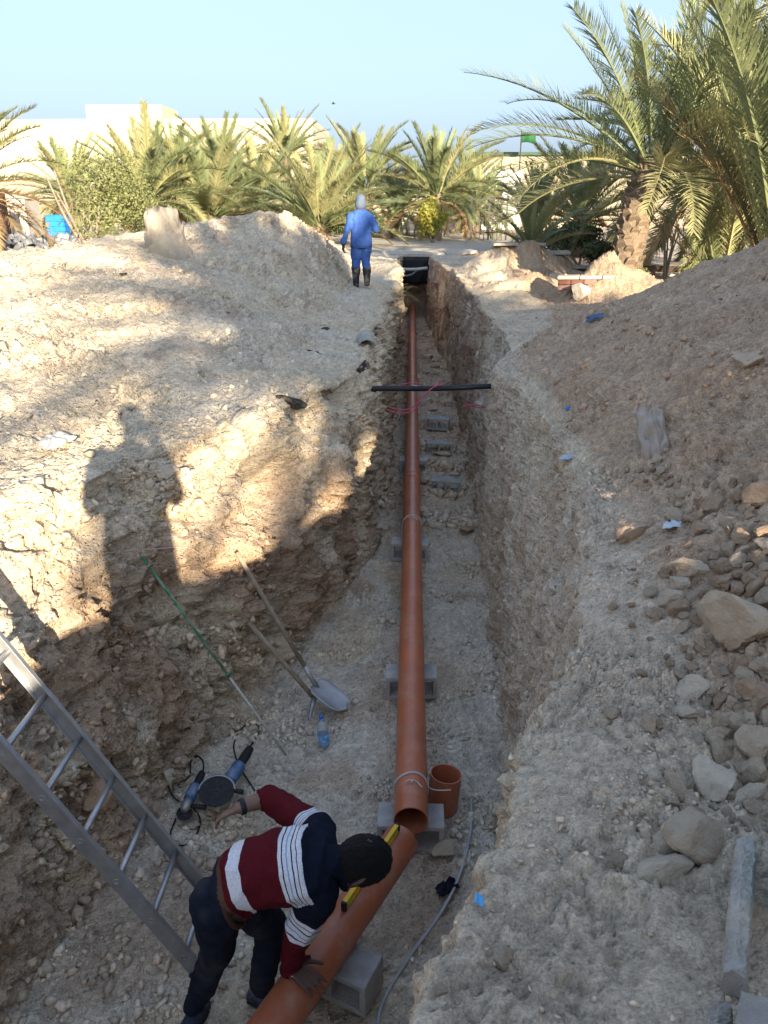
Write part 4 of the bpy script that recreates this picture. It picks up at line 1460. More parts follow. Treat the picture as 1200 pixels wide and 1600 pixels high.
def pipe_shell(L_, r=.1, th=.006, n=40, socket=False):
    """hollow pipe along +Y from 0 to L_; socket = wide joint end"""
    prof = [(r, 0), (r, L_)]
    if socket:
        prof = [(r, 0), (r, L_ - .17), (r + .012, L_ - .145), (r + .012, L_ - .05), (r + .018, L_ - .04), (r + .018, L_ - .01), (r + .012, L_)]
    inner = [(a - th, z) for a, z in prof][::-1]
    pr = prof + inner + [prof[0]]
    mb = MB()
    mb.lathe(pr, n, (0, 0, 0), Matrix(((1, 0, 0), (0, 0, 1), (0, -1, 0))))
    mb.v = [(x, abs(y) if False else y, z) for x, y, z in mb.v]
    return mb


root = empty('orange_pipe_run', (PX, 3.55, PZ), label='long straight orange sewer pipe running down the trench', cat='pipe')
end0 = pz(641, 1283, PZ).y
root.location.y = end0
lens = [5.9, 6.0, 6.0, 6.6]
y = 0.0
for i, l in enumerate(lens):
    mb = pipe_shell(l, .1)
    o = mb.build('pipe_section', M_pvc, root, loc=(0, y + (0.004 if i else 0), 0), smooth=False, ang=40)
    y += l
    if i < len(lens) - 1:
        mb = MB()
        mb.lathe([(.101, -.09), (.108, -.085), (.108, .07), (.114, .075), (.114, .10), (.101, .105)], 40, (0, 0, 0), Matrix(((1, 0, 0), (0, 0, 1), (0, -1, 0))))
        mb.build('coupling', M_pvc, root, loc=(0, y - .02, 0), ang=40)
# near pipe lying at an angle under the worker
e_ = pz(628, 1312, -1.70); f_ = pz(430, 1600, -1.70)
d_ = (f_ - e_); d_.z = 0; d_.normalize()
L2 = 3.1
root = empty('orange_pipe', e_, (0, 0, math.atan2(d_.y, d_.x) - R(90)), label='loose orange pipe under the worker with a yellow level on it', cat='pipe')
mb = pipe_shell(L2, .1)
mb.build('pipe_section', M_pvc, root, ang=40)
near_pipe = (Vector(e_), Vector(d_))
# offcut standing on end
q = pz(690, 1262, -2.0)
root = empty('pipe_offcut', (q.x, q.y, gz(q.x, q.y, -1.0) + .003), (R(-4), R(5), 0), label='short orange pipe offcut standing upright beside the pipe end', cat='pipe offcut')
mb = MB(); mb.lathe([(.094, 0), (.1, 0), (.1, .26), (.094, .26), (.094, 0)], 40); mb.build('pipe_wall', M_pvc, root, ang=40)

# yellow spirit level on the near pipe
t0, t1 = pz(622, 1296, -1.595), pz(536, 1424, -1.595)
dv = (t1 - t0)
root = empty('spirit_level', (t0 + t1) / 2 + Vector((0, 0, .024)), (0, 0, math.atan2(dv.y, dv.x)), label='yellow spirit level lying along the near orange pipe', cat='spirit level')
Ls = dv.length
for sg in (-1, 1):
    mb = MB(); mb.box((0, 0, sg * .021), (Ls - .03, .024, .008), bev=.002); mb.build('flange', M_yellow, root)
mb = MB(); mb.box((0, 0, 0), (Ls - .03, .012, .036)); mb.build('web', M_yellow, root)
for sg in (-1, 1):
    mb = MB(); mb.box((sg * (Ls / 2 - .009), 0, 0), (.018, .027, .054), bev=.003); mb.build('end_cap', M_black, root)
for x in (-.25, 0, .25):
    mb = MB(); mb.tube([(x - .025, 0, .0), (x + .025, 0, .0)], .013, 10); mb.build('vial', mat('vial_green', (.35, .5, .05), .15), root)


# hollow concrete blocks
def block_mesh():
    bm = bmesh.new()
    mb = MB()
    W, D, H, t = .40, .20, .20, .032
    # shell with two cores open along the block's bed (through D here: blocks lie on their side)
    for z in (-1, 1): mb.box((0, 0, z * (H / 2 - t / 2)), (W, D, t), bev=.004)
    hz = H - 2 * t - .002
    for x in (-W / 2 + t / 2, 0, W / 2 - t / 2): mb.box((x, 0, 0), (t, D - .002, hz), bev=.003)
    return mb.mesh('block')


BLOCK = block_mesh(); BLOCK.materials.append(M_block)


def block(px, py, ztop, rz, label, tilt=(0, 0), pos=None, sc=(1, 1, 1)):
    p = pz(px, py, ztop) if pos is None else Vector(pos)
    o = link('concrete_block', BLOCK, None, None, (p.x, p.y, ztop - .1 * sc[2]), (R(tilt[0]), R(tilt[1]), R(rz)), sc)
    tag(o, label, 'concrete block', 'hollow concrete blocks in the trench')
    return o


zt_ = PZ - .102
block(0, 0, zt_, 0, 'grey hollow block under the open end of the long pipe', pos=(PX + .0, end0 + .16, 0))
mid = near_pipe[0] + near_pipe[1] * 1.0
bp_ = near_pipe[0] + near_pipe[1] * .72
rzn = math.degrees(math.atan2(d_.y, d_.x)) - 90
block(0, 0, zt_, rzn + 3, 'grey hollow block under the loose pipe below the worker head', pos=(bp_.x + .02, bp_.y, 0))
yb = pz(640, 1048, zt_).y
block(0, 0, zt_, 2, 'grey hollow block under the pipe beyond the water bottle', pos=(PX, yb, 0))
yb = pz(640, 845, zt_).y
block(0, 0, zt_, -2, 'grey hollow block under the pipe below the wire tie', pos=(PX - .02, yb, 0))
yb = pz(646, 716, zt_).y
block(0, 0, zt_, 1, 'grey hollow block under the pipe beside the pair of loose blocks', pos=(PX + .02, yb, 0))
for px, py, rz, lab in ((697, 748, -4, 'loose grey hollow block nearest of those right of the pipe'), (686, 690, 2, 'loose grey hollow block in the middle right of the pipe'), (684, 652, -8, 'loose grey hollow block just beyond the crossing black pipe')):
    p = pz(px, py, -1.82)
    g = gz(p.x, p.y, -1.0)
    block(px, py, g + .19, rz, lab, (R(3) * 57, 2))

# black pipe across the trench with red cords
l0, r0_ = pz(592, 607, -.10), pz(780, 603, -.10)
root = empty('black_crossing_pipe', (l0 + r0_) / 2, label='black water pipe crossing the trench above the orange pipe', cat='pipe')
mb = MB(); mid_ = (l0 + r0_) / 2
mb.tube(bez([l0 - mid_ + Vector((-.05, 0, -.02)), l0 - mid_, Vector((0, 0, -.012)), r0_ - mid_, r0_ - mid_ + Vector((.12, 0, -.02))], 24), .027, 16)
mb.build('pipe_wall', M_blackpipe, root, smooth=True)
mb = MB(); mb.tube([(-.25, 0, -.011), (-.22, 0, -.012)], .0285, 16); mb.build('tape_wrap', M_wire, root, smooth=True)


def pts_px(seq):
    return [pY(px, py, Y) for px, py, Y in seq]


cy = mid_.y
cord = mat('pink_cord', (.42, .07, .12), .6)
for i, sq in enumerate(([(604, 640, cy + .15), (622, 645, cy + .02), (645, 642, cy - .02), (660, 622, cy - .05), (676, 606, cy - .045), (694, 599, cy - .03)],
                        [(608, 636, cy + .1), (630, 641, cy + .02), (650, 632, cy - .03), (668, 612, cy - .05), (690, 597, cy + .0)],
                        [(628, 601, cy + .05), (646, 598, cy + .03), (660, 601, cy + .05)],
                        [(724, 635, cy + .3), (745, 633, cy + .25), (765, 637, cy + .2), (776, 628, cy + .1)],
                        [(726, 630, cy + .3), (750, 637, cy + .25), (774, 632, cy + .2)])):
    mb = MB(); mb.tube(bez(pts_px(sq), 24), .006, 6)
    tag(mb.build('red_cord', cord, None, smooth=True), ['thick red cord looping under the black pipe to the left wall', 'thinner red cord beside the thick one under the black pipe', 'short red cord lying over the orange pipe', 'upper red cord sagging against the right trench wall', 'lower red cord sagging against the right trench wall'][i], 'cord', 'red cords at the crossing pipe')

# wire ties round the orange pipe
for (y_, lab, tail) in ((pz(640, 1216, -1.62).y, 'pale wire tied round the pipe near its open end', True), (pz(643, 809, -1.62).y, 'pale wire tied round the pipe farther up the trench', False)):
    root = empty('wire_tie', (PX, y_, PZ), label=lab, cat='wire', group='wire ties on the orange pipe')
    mb = MB()
    for k in (0, .010):
        mb.tube([(math.cos(t) * .104, k + .008 * math.sin(2 * t) + .02 * math.sin(t), math.sin(t) * .104) for t in np.linspace(0, 2 * math.pi, 40)[:-1]], .0036, 6, closed=True)
    mb.build('loop', M_wire, root, smooth=True)
    mb = MB(); mb.tube(bez([(-.04, -.07, .108), (-.01, -.055, .115), (.01, -.075, .112), (.0, -.06, .118), (.03, -.06, .112), (.065, -.09, .09)], 20), .0036, 6); mb.build('knot', M_wire, root, smooth=True)
    if tail:
        mb = MB(); mb.tube(bez([(.1, 0, .02), (.13, .0, -.0), (.17, -.03, .02), (.24, -.035, .03)], 16), .0034, 6); mb.build('tail', M_wire, root, smooth=True)

# pale cable lying along the right side of the floor
seq = [(584, 1640), (600, 1570), (640, 1500), (690, 1430), (722, 1368), (733, 1300), (735, 1250)]
pts = []
for px, py in seq:
    h_, n_ = hit(px, py)
    p = pz(px, py, -1.95) if h_.z > -1.2 else h_ + n_ * .02
    pts.append(p)
mb = MB(); mb.tube(bez(pts, 48), .009, 8)
tag(mb.build('cable', mat('grey_cable', (.42, .42, .43), .6), None, smooth=True), 'pale grey cable curving along the right side of the trench floor', 'cable')

# ------------------------------------------------------------------ ladder
F0 = pz(316, 1528, -1.98)
T0 = pY(0, 1172, F0.y)
ldir = (T0 - F0).normalized()


def onl(W):
    p = pY(0, 1003, F0.y + W)
    t = (p.x - F0.x) / ldir.x
    return p.z - (F0.z + ldir.z * t)


lo, hi = .05, 1.2
for _ in range(40):
    m_ = (lo + hi) / 2
    if onl(lo) * onl(m_) <= 0: hi = m_
    else: lo = m_
LW = min(max((lo + hi) / 2, .28), .45)
print('LADDER', F0, T0, ldir, LW)
root = empty('ladder', F0, label='aluminium ladder leaning from the trench floor against the left wall', cat='ladder')
LL = 3.3
nrm_l = Vector((0, 1, 0)).cross(ldir).normalized()
if nrm_l.x < 0: nrm_l = -nrm_l
ML = Matrix((ldir, Vector((0, 1, 0)), nrm_l)).transposed()
for k in (0, 1):
    mb = MB()
    yy = k * LW
    mb.box(ldir * LL / 2 + Vector((0, yy, 0)), (LL, .006, .078), ML)
    for sg in (-1, 1): mb.box(ldir * LL / 2 + Vector((0, yy + (.011 if k == 0 else -.011), 0)) + nrm_l * sg * .0375, (LL, .026, .005), ML, bev=.001)
    st_ = mb.build('rail', M_alu, root)
    for i in range(11):
        c = ldir * (.16 + i * .28) + Vector((0, yy, 0))
        mb = MB(); mb.lathe([(.0, 0), (.009, 0), (.010, .0035), (.017, .0035), (.017, -.002)], 16, c + Vector((0, -.0035 if k == 0 else .0035, 0)), Matrix(((1, 0, 0), (0, 0, -1 if k == 0 else 1), (0, 1, 0))))
        mb.build('rung_end', M_alu, st_, ang=40)
    mb = MB(); mb.box(ldir * .02 + Vector((0, yy, 0)), (.07, .034, .088), ML, bev=.004); mb.build('rubber_foot', M_black, st_)
for i in range(11):
    c = ldir * (.16 + i * .28)
    mb = MB(); mb.tube([c + Vector((0, .004, 0)), c + Vector((0, LW - .004, 0))], .0155, 12); mb.build('rung', M_alu, root, smooth=True)


# ------------------------------------------------------------------ tools on the left
def wallpt(px, py, off=.05):
    h_, n_ = hit(px, py)
    return h_ - ray(px, py).normalized() * off


# shovel
tip, neck, top_ = pz(537, 1106, -1.93), pz(494, 1072, -1.83), wallpt(370, 863, .06)
root = empty('shovel', tip, label='long handled shovel leaning on the left wall behind the bottle', cat='shovel')
I_ = Matrix.Translation(-tip)
mb = MB(); ax_ = (top_ - neck).normalized()
mb.tube([neck - tip, top_ - tip], .0165, 12); mb.build('handle', M_wood, root, smooth=True)
mb = MB(); mb.tube([neck - tip - ax_ * .06, neck - tip + ax_ * .2], [.021, .018], 12); mb.build('socket', M_steel, root, smooth=True)
bd = (tip - neck).normalized()
sd_ = bd.cross(Vector((0, 0, 1))).normalized()
up_ = sd_.cross(bd).normalized()
V_, F_ = [], []
bl = (tip - neck).length + .05
for i in range(13):
    t = i / 12
    w_ = .10 * min(1, (t + .12) / .25) * math.sqrt(max(0, 1 - max(0, (t - .6) / .4) ** 2.2)) + .004
    for j in range(9):
        u = j / 4 - 1
        V_.append(neck - tip + bd * (bl * t - .02) + sd_ * w_ * u + up_ * (.035 * u * u - .012 + .02 * (1 - t) ** 2 * (1 - u * u)))
F_ = [(i * 9 + j, i * 9 + j + 1, (i + 1) * 9 + j + 1, (i + 1) * 9 + j) for i in range(12) for j in range(8)]
mb = MB(); mb.add(V_, F_); o = mb.build('blade', M_steel, root, smooth=True)
sm = o.modifiers.new('s', 'SOLIDIFY'); sm.thickness = .004
# pick handle beside it
b0, b1 = pz(492, 1092, -1.9), wallpt(388, 972, .03)
root = empty('pickaxe', b0, label='shorter wooden tool handle lying below the shovel on the wall', cat='pickaxe')
mb = MB(); mb.tube([Vector((0, 0, 0)), (b1 - b0) * .5, b1 - b0], [.019, .017, .020], 12); mb.build('handle', M_wood, root, smooth=True)
ad = (b1 - b0).normalized(); hs_ = ad.cross(Vector((0, 0, 1))).normalized()
mb = MB(); mb.tube(bez([hs_ * .2 - Vector((0, 0, .05)), hs_ * .09, Vector((0, 0, .01)), -hs_ * .09, -hs_ * .2 - Vector((0, 0, .05))], 16), [.006] + [.014] * 5 + [.022] * 7 + [.014] * 3 + [.006], 8); mb.build('head', M_steel, root, smooth=True)
# green and white rod
c0, c1 = wallpt(222, 870, .03), pz(447, 1180, -1.94)
root = empty('measuring_rod', c1, label='thin green and white rod leaning across the left trench wall', cat='rod')
dl = c0 - c1
mb = MB(); mb.tube([dl * .42, dl], .009, 10); mb.build('green_section', M_green, root, smooth=True)
mb = MB(); mb.tube([dl * 0, dl * .419], .0085, 10); mb.build('rope_section', M_rope, root, smooth=True)
mb = MB(); mb.tube([dl * .41, dl * .43], .013, 10); mb.build('ferrule', M_green, root, smooth=True)
# pale string on the wall
pts = []
for px, py in ((130, 858), (165, 864), (200, 860), (240, 858), (290, 855), (315, 866)):
    h_, n_ = hit(px, py); pts.append(h_ - ray(px, py).normalized() * .015)
mb = MB(); mb.tube(bez(pts, 40), .0035, 6)
tag(mb.build('string', mat('pink_string', (.5, .38, .32), .8), None), 'thin pale string strung along the left wall above the rod', 'string')

# water bottle
q = pz(507, 1156, -1.97)
root = empty('water_bottle', (q.x, q.y, gz(q.x, q.y, -1)), (R(8), R(-3), 0), label='clear plastic water bottle with blue cap and label on trench floor', cat='bottle')
BM = bpy.data.materials.new('clear_plastic'); BM.use_nodes = True
nb = BM.node_tree.nodes['Principled BSDF']
nb.inputs['Base Color'].default_value = (.86, .93, .97, 1); nb.inputs['Roughness'].default_value = .12; nb.inputs['Transmission Weight'].default_value = .8; nb.inputs['IOR'].default_value = 1.2
mb = MB(); mb.lathe([(0, 0), (.034, 0), (.04, .008), (.04, .06), (.038, .065), (.04, .07), (.04, .19), (.036, .215), (.022, .25), (.0145, .262), (.0145, .285)], 28); mb.build('bottle_body', BM, root, smooth=True)
mb = MB(); mb.lathe([(.0405, .075), (.0412, .078), (.0412, .128), (.0405, .131)], 28); mb.build('label_wrap', mat('bottle_label', (.07, .33, .72), .4, .3, 60, col2=(.5, .65, .8), mix=.42, sharp=.04), root, smooth=True)
mb = MB(); mb.lathe([(0, 0), (.037, .0), (.037, .072), (0, .072)], 24, (0, 0, .004)); mb.build('water', mat('blue_water', (.22, .5, .78), .1, .05), root, smooth=True)
mb = MB(); mb.lathe([(.0165, .276), (.0165, .296), (0, .298)], 20); mb.build('cap', M_blue, root, smooth=True)


# angle grinders
def grinder(px, py, head_px, label, big, rz_up=0):
    a, b = pz(px[0], px[1], -1.90), pz(py[0], py[1], -1.88)
    root = empty('angle_grinder', a, label=label, cat='angle grinder', group='angle grinders')
    v = b - a
    L_ = v.length
    t = v.normalized()
    s = 1.25 if big else 1.0
    mb = MB(); mb.tube([t * .03, t * L_ * .12, t * L_ * .5, t * L_ * .56], [.026 * s, .036 * s, .036 * s, .03 * s], 16); mb.build('motor_housing', M_blue_tool, root, smooth=True)
    mb = MB(); mb.tube([t * L_ * .54, t * L_ * .62, t * L_ * .8, t * L_ * .97, t * L_], [.028 * s, .025 * s, .027 * s, .022 * s, .012 * s], 14); mb.build('rear_handle', M_black, root, smooth=True)
    mb = MB(); mb.tube([t * .04, -t * .02 * s, -t * .055 * s], [.028 * s, .034 * s, .02 * s], 14); mb.build('gear_head', M_steel, root, smooth=True)
    sdv = t.cross(Vector((0, 0, 1))).normalized()
    mb = MB(); mb.tube([-t * .01, -t * .01 + sdv * .13], [.013, .016], 10); mb.build('side_handle', M_black, root, smooth=True)
    r_ = .112 if big else .05
    c = -t * .045 * s + (Vector((-.02, -.03, .045)) if big else Vector((0, 0, -.03)))
    q_ = (Vector((.08, -.22, 1)) if big else Vector((.2, -.2, 1))).normalized().to_track_quat('Z', 'Y').to_matrix()
    mb = MB(); mb.lathe([(0, .003), (r_, .003), (r_, -.003), (0, -.003)], 40, c, q_); dk = mb.build('disc', mat('abrasive_disc', (.03, .03, .032), .85, .2, 40, .4, 200), root, ang=40)
    mb = MB(); mb.lathe([(0, .012), (.010, .010), (.012, .0035), (.02, .0035), (.021, .003)], 24, c, q_); mb.build('flange_nut', M_darkmetal, dk, ang=40)
    if big:
        mb = MB()
        vs = []
        for k in range(25):
            a_ = math.pi * (k / 24) * .95 - .15
            for rr_, zz in ((r_ + .008, -.012), (r_ + .008, .008), (r_ - .004, .008)):
                vs.append(c + q_ @ Vector((rr_ * math.cos(a_), rr_ * math.sin(a_), zz)))
        mb.add(vs, [(3 * k + j, 3 * k + 3 + j, 3 * k + 4 + j, 3 * k + 1 + j) for k in range(24) for j in (0, 1)])
        o = mb.build('guard', M_steel, root, smooth=True); m_ = o.modifiers.new('s', 'SOLIDIFY'); m_.thickness = .003
    return root, a, b


g1, a1_, b1_ = grinder((352, 1230), (392, 1168), None, 'larger blue angle grinder with dark cutting disc beside the worker hand', True)
g2, a2_, b2_ = grinder((292, 1256), (317, 1206), None, 'smaller blue angle grinder left of the one with the big disc', False)


def floor_cord(seq, par, org, name='cord'):
    pts = []
    for px, py in seq:
        h_, n_ = hit(px, py)
        pts.append(h_ + n_ * .012 - org)
    mb = MB(); mb.tube(bez(pts, 70), .0055, 7)
    mb.build(name, M_black, par, smooth=True)


floor_cord([(392, 1168), (402, 1150), (404, 1136), (392, 1132), (376, 1142), (366, 1165), (370, 1190), (384, 1215), (398, 1235)], g1, a1_)
floor_cord([(317, 1206), (317, 1192), (306, 1182), (298, 1190), (296, 1212), (282, 1222), (268, 1210), (260, 1216), (264, 1235), (280, 1252), (300, 1262), (312, 1282), (308, 1305), (292, 1322), (274, 1322), (267, 1306), (274, 1280)], g2, a2_)

# dark blue glove and blue scraps
def scrap(name, px, py, sx, sy, m_, label, seed, lift=.012, rz=0, cat='plastic scrap', crumple=.35, sub=14, flat=False):
    """crumpled sheet lying on the ground"""
    h_, n_ = hit(px, py)
    rr = np.random.default_rng(seed)
    n = sub
    g = np.stack(np.meshgrid(np.linspace(-.5, .5, n), np.linspace(-.5, .5, n), indexing='ij'), -1).reshape(-1, 2)
    P = np.stack([g[:, 0], g[:, 1], g[:, 0] * 0], 1)
    off = rr.uniform(0, 50, 3)
    z = (1 - 2 * np.abs(noise(P + off, .42, seed))) * .5 + noise(P + off, .17, seed + 1) * .35
    wob = noise(P + off + 7, .5, seed + 2)[:, None] * .18 * np.stack([np.cos(g[:, 1] * 9), np.sin(g[:, 0] * 8)], 1)
    ed = 1 - np.clip(np.maximum(np.abs(g[:, 0]), np.abs(g[:, 1])) * 2, 0, 1) ** 4 * .7
    mb = MB()
    s_ = (sx + sy) / 2
    mb.add([((a + w0) * sx, (b + w1) * sy, max(0, (c + .25)) * s_ * crumple * e) for (a, b), (w0, w1), c, e in zip(g, wob, z, ed)],
           [(i * n + j, (i + 1) * n + j, (i + 1) * n + j + 1, i * n + j + 1) for i in range(n - 1) for j in range(n - 1)])
    q_ = n_.to_track_quat('Z', 'Y') @ Quaternion((0, 0, 1), R(rz))
    o = mb.build(name, m_, None, loc=h_ + n_ * lift, smooth=True)
    o.rotation_euler = q_.to_euler()
    md = o.modifiers.new('s', 'SOLIDIFY'); md.thickness = .003
    return tag(o, label, cat)


o = scrap('glove', 698, 1390, .13, .075, mat('navy_glove', (.012, .014, .03), .8), 'dark navy work glove dropped on the floor right of the loose pipe', 31, .01, 35, 'glove', .8, 20)
o.location = pz(698, 1390, gz(pz(698, 1390, -1.97).x, pz(698, 1390, -1.97).y, -1.0) + .02); o.rotation_euler = (0, 0, R(35))
scrap('plastic_scrap', 742, 1413, .03, .026, M_ltblue, 'small bright blue scrap at the lip beside the near bank', 1, .02)
scrap('plastic_sheet', 1022, 692, .16, .42, M_film, 'dusty grey plastic sheet half buried in the right heap', 2, .03, 25, 'plastic sheet', .35, 22)
scrap('white_sack', 90, 697, .22, .2, M_whitebag, 'crumpled white plastic sack half buried in the sunlit left bank', 3, .02, 20, 'sack', .4, 20)
scrap('plastic_scrap', 930, 499, .17, .07, mat('faded_blue', (.09, .15, .28), .8), 'torn blue plastic scrap below the brick edging on the right', 4, .02, 30)
scrap('plastic_scrap', 887, 717, .15, .075, mat('grey_plastic', (.38, .41, .46), .5), 'flat grey blue scrap on the right lip', 5, .015, 10, crumple=.1)
scrap('plastic_scrap', 1052, 826, .08, .09, mat('pale_blue_film', (.45, .50, .54), .4), 'pale bluish film between stones on the right heap', 6, .015)
scrap('plastic_scrap', 888, 640, .06, .04, M_blue, 'tiny blue wrapper on the right slope above the grey scrap', 7, .01)

# ------------------------------------------------------------------ concrete pieces
# kerb stones at the lower right corner
def kerb(px0, px1, name, label, w_=.075, h=.085, ztop=.12, seed=1):
    a, b = pz(*px0, ztop), pz(*px1, ztop)
    v = b - a
    L_ = v.length
    mb = MB()
    rr = random.Random(seed)
    n = 60
    pr0 = [(-w_ / 2, -h), (-w_ / 2, -.012), (-w_ * .18, 0), (w_ * .30, -.006), (w_ / 2, -.04), (w_ / 2, -h)]
    prof = [(a_[0] + (b_[0] - a_[0]) * t_, a_[1] + (b_[1] - a_[1]) * t_) for a_, b_ in zip(pr0, pr0[1:] + pr0[:1]) for t_ in (0, .25, .5, .75)]
    V_, F_ = [], []
    for i in range(n):
        t = i / (n - 1)
        for (x, z) in prof:
            V_.append((x + rr.uniform(-.002, .002), (t - .5) * L_, z + rr.uniform(-.0025, .0025)))
    k = len(prof)
    F_ = [(i * k + j, i * k + (j + 1) % k, (i + 1) * k + (j + 1) % k, (i + 1) * k + j) for i in range(n - 1) for j in range(k)]
    F_ += [tuple(range(k))[::-1], tuple((n - 1) * k + j for j in range(k))]
    mb.add(V_, F_)
    o = mb.build(name, M_conc, None, loc=(a + b) / 2)
    o.rotation_euler = (v.to_track_quat('Y', 'Z')).to_euler()
    P = vco(o.data); nn = noise(P, .03, seed) * .0035 + noise(P, .012, seed + 5) * .0018 - np.clip(noise(P, .05, seed + 9) - .3, 0, 1) * .02
    P[:, 0] += nn * np.sign(P[:, 0]); P[:, 2] += nn
    o.data.vertices.foreach_set('co', P.ravel()); o.data.update()
    return tag(o, label, 'kerb stone')


kerb((1153, 1520), (1170, 1308), 'kerb_stone', 'long grey concrete kerb stone lying at the lower right edge', .05, .07, .10, 1)
kerb((1124, 1650), (1130, 1562), 'kerb_stone', 'shorter grey concrete kerb stone at the bottom right', .046, .07, .09, 2)
p = pz(1200, 1618, .12)
bm = bmesh.new(); bmesh.ops.create_cube(bm, size=1); bmesh.ops.subdivide_edges(bm, edges=bm.edges, cuts=14, use_grid_fill=True)
P = np.array([v.co[:] for v in bm.verts]) * np.array([.11, .10, .06])
P *= (1 + .10 * noise(P, .06, 5) + .05 * noise(P, .02, 6))[:, None]
for v, p_ in zip(bm.verts, P): v.co = p_
me = bpy.data.meshes.new('concrete_lump'); bm.to_mesh(me); bm.free()
o = link('concrete_lump', me, None, M_conc, p); o.rotation_euler = (R(8), R(-6), R(-28)); tag(o, 'broken pale concrete slab in the bottom right corner', 'concrete slab')
# turquoise bucket beside the kerb
p = pz(1262, 1420, .06)
root = empty('bucket', (p.x, p.y, gz(p.x, p.y, 2.2)), (0, R(10), 0), label='turquoise bucket cut off by the right edge beside the kerb stone', cat='bucket')
mb = MB(); mb.lathe([(0, .01), (.085, .01), (.12, .25), (.127, .25), (.127, .262), (.116, .262), (.081, .016), (0, .016)], 32); mb.build('bucket_wall', mat('turquoise_plastic', (.02, .30, .34), .4, .1), root, ang=40)
mb = MB(); mb.tube([(math.cos(t) * .125, .0 + .01, .25 - math.sin(t) * .11) for t in np.linspace(0, math.pi, 18)], .003, 6); mb.build('handle', M_wire, root)
# stump of an old concrete post on the left heap
q, n_ = hit(262, 392)
mb = MB()
zz_ = list(np.linspace(-.3, .5, 34)) + [.53, .555, .575, .59, .6, .605, .608, .61]
mb.lathe([(float(np.interp(z, [-.3, 0, .3, .48, .54, .585, .60, .61], [.37, .31, .275, .24, .21, .15, .09, 0])), z) for z in zz_], 56)
P = np.array(mb.v); nn_ = noise(P, .3, 77) * .20 + noise(P, .12, 78) * .12 + chunk(P, .09, 79) * .10 + chunk(P, .035, 80) * .06
mb.v = [tuple(p_ * (1 + k_ * .6) + np.array((0, 0, k_ * .3))) for p_, k_ in zip(P, nn_)]
o = mb.build('concrete_stump', mat('pale_concrete', (.45, .38, .29), .95, .14, 4, .7, 30, spec=.1), None, loc=q - Vector((0, 0, .05)), smooth=True)
o.rotation_euler = (R(4), R(-5), 0)
tag(o, 'rounded weathered concrete stump standing on the left heap', 'concrete stump')
# grey curved fragment on the left lip
q, n_ = hit(572, 535)
mb = MB()
V_ = []
for i in range(10):
    for j in range(12):
        a = R(20 + 140 * j / 11)
        V_.append((math.cos(a) * .10, (i / 9 - .5) * .46, math.sin(a) * .10 - .03))
mb.add(V_, [(i * 12 + j, i * 12 + j + 1, (i + 1) * 12 + j + 1, (i + 1) * 12 + j) for i in range(9) for j in range(11)])
o = mb.build('pipe_shard', M_conc, None, loc=q + n_ * .02, smooth=True); o.rotation_euler = (R(4), 0, R(6))
md = o.modifiers.new('s', 'SOLIDIFY'); md.thickness = .012
tag(o, 'curved grey pipe shard lying on the left lip of the trench', 'pipe shard')
# chamber at the far end: slab, black sheet, sagging white hose
root = empty('concrete_slab', (.1, 28.0, -.05), label='concrete cover slab over the far end of the trench', cat='slab')
mb = MB(); mb.box((0, .2, .06), (2.0, 1.5, .13), bev=.02); mb.build('slab_panel', M_conc, root)
mb = MB(); mb.box((1.55, .4, .10), (1.05, 1.1, .1), Euler((0, R(-5), R(8))), bev=.02); mb.build('slab_fragment', M_conc, root)
mb = MB()  # black rippled sheet closing the opening under the slab
V_ = []
for i in range(25):
    for j in range(11):
        u, v = i / 24, j / 10
        V_.append((-.56 + 1.12 * u, .03 * math.sin(u * 14 + v * 3) * (.3 + v) + .05 * v, -.85 * v))
mb.add(V_, [(i * 11 + j, i * 11 + j + 1, (i + 1) * 11 + j + 1, (i + 1) * 11 + j) for i in range(24) for j in range(10)])
o = mb.build('black_sheet', mat('plain_black', (.012, .013, .015), .55, .2, 4, .2, 20), None, loc=(.1, 27.42, -.07), smooth=True)
md = o.modifiers.new('s', 'SOLIDIFY'); md.thickness = .006
tag(o, 'black sheet hanging under the slab across the far end of the trench', 'plastic sheet')
mb = MB(); mb.tube(bez([pY(598, 392, 26.0), pY(612, 408, 26.2), pY(624, 419, 26.6), pY(645, 421, 26.8), pY(668, 419, 26.6)], 30), .05, 8)
tag(mb.build('white_hose', mat('pale_hose', (.45, .45, .44), .6), None, smooth=True), 'pale hose sagging in front of the black sheet at the trench end', 'hose')
mb = MB(); mb.tube(bez([pY(604, 408, 25.5), pY(620, 428, 26.4), pY(640, 430, 26.9), pY(655, 420, 27.0)], 24), .03, 8)
tag(mb.build('grey_hose', mat('dark_hose', (.25, .25, .26), .6), None, smooth=True), 'thin grey hose below the pale one at the trench end', 'hose')
# brick edging under the big palm
q = at(920, 470, 13.2)
root = empty('brick_edging', (q.x, q.y, q.z - .03), (0, R(-2), R(-14)), label='low brick edging with pale coping at the foot of the thick palm', cat='brick edging')
mb = MB(); mb.box((0, .18, .03), (1.05, .26, .18)); mb.build('core', M_conc, root)
for c_ in range(2):
    for i in range(5):
        mb = MB(); mb.box((-.42 + i * .21 + (.0 if c_ == 0 else .0), .035, -.01 + c_ * .085), (.2, .08, .075), bev=.006); mb.build('brick', M_plum if (i + c_) % 3 else mat('pink_brick', (.28, .15, .115), .85, .15, 8), root)
for i in range(3):
    mb = MB(); mb.box((-.36 + i * .36, .15, .145), (.352, .36, .05), Euler((0, 0, R(random.uniform(-2, 2)))), bev=.01); mb.build('coping_stone', M_palestone, root)
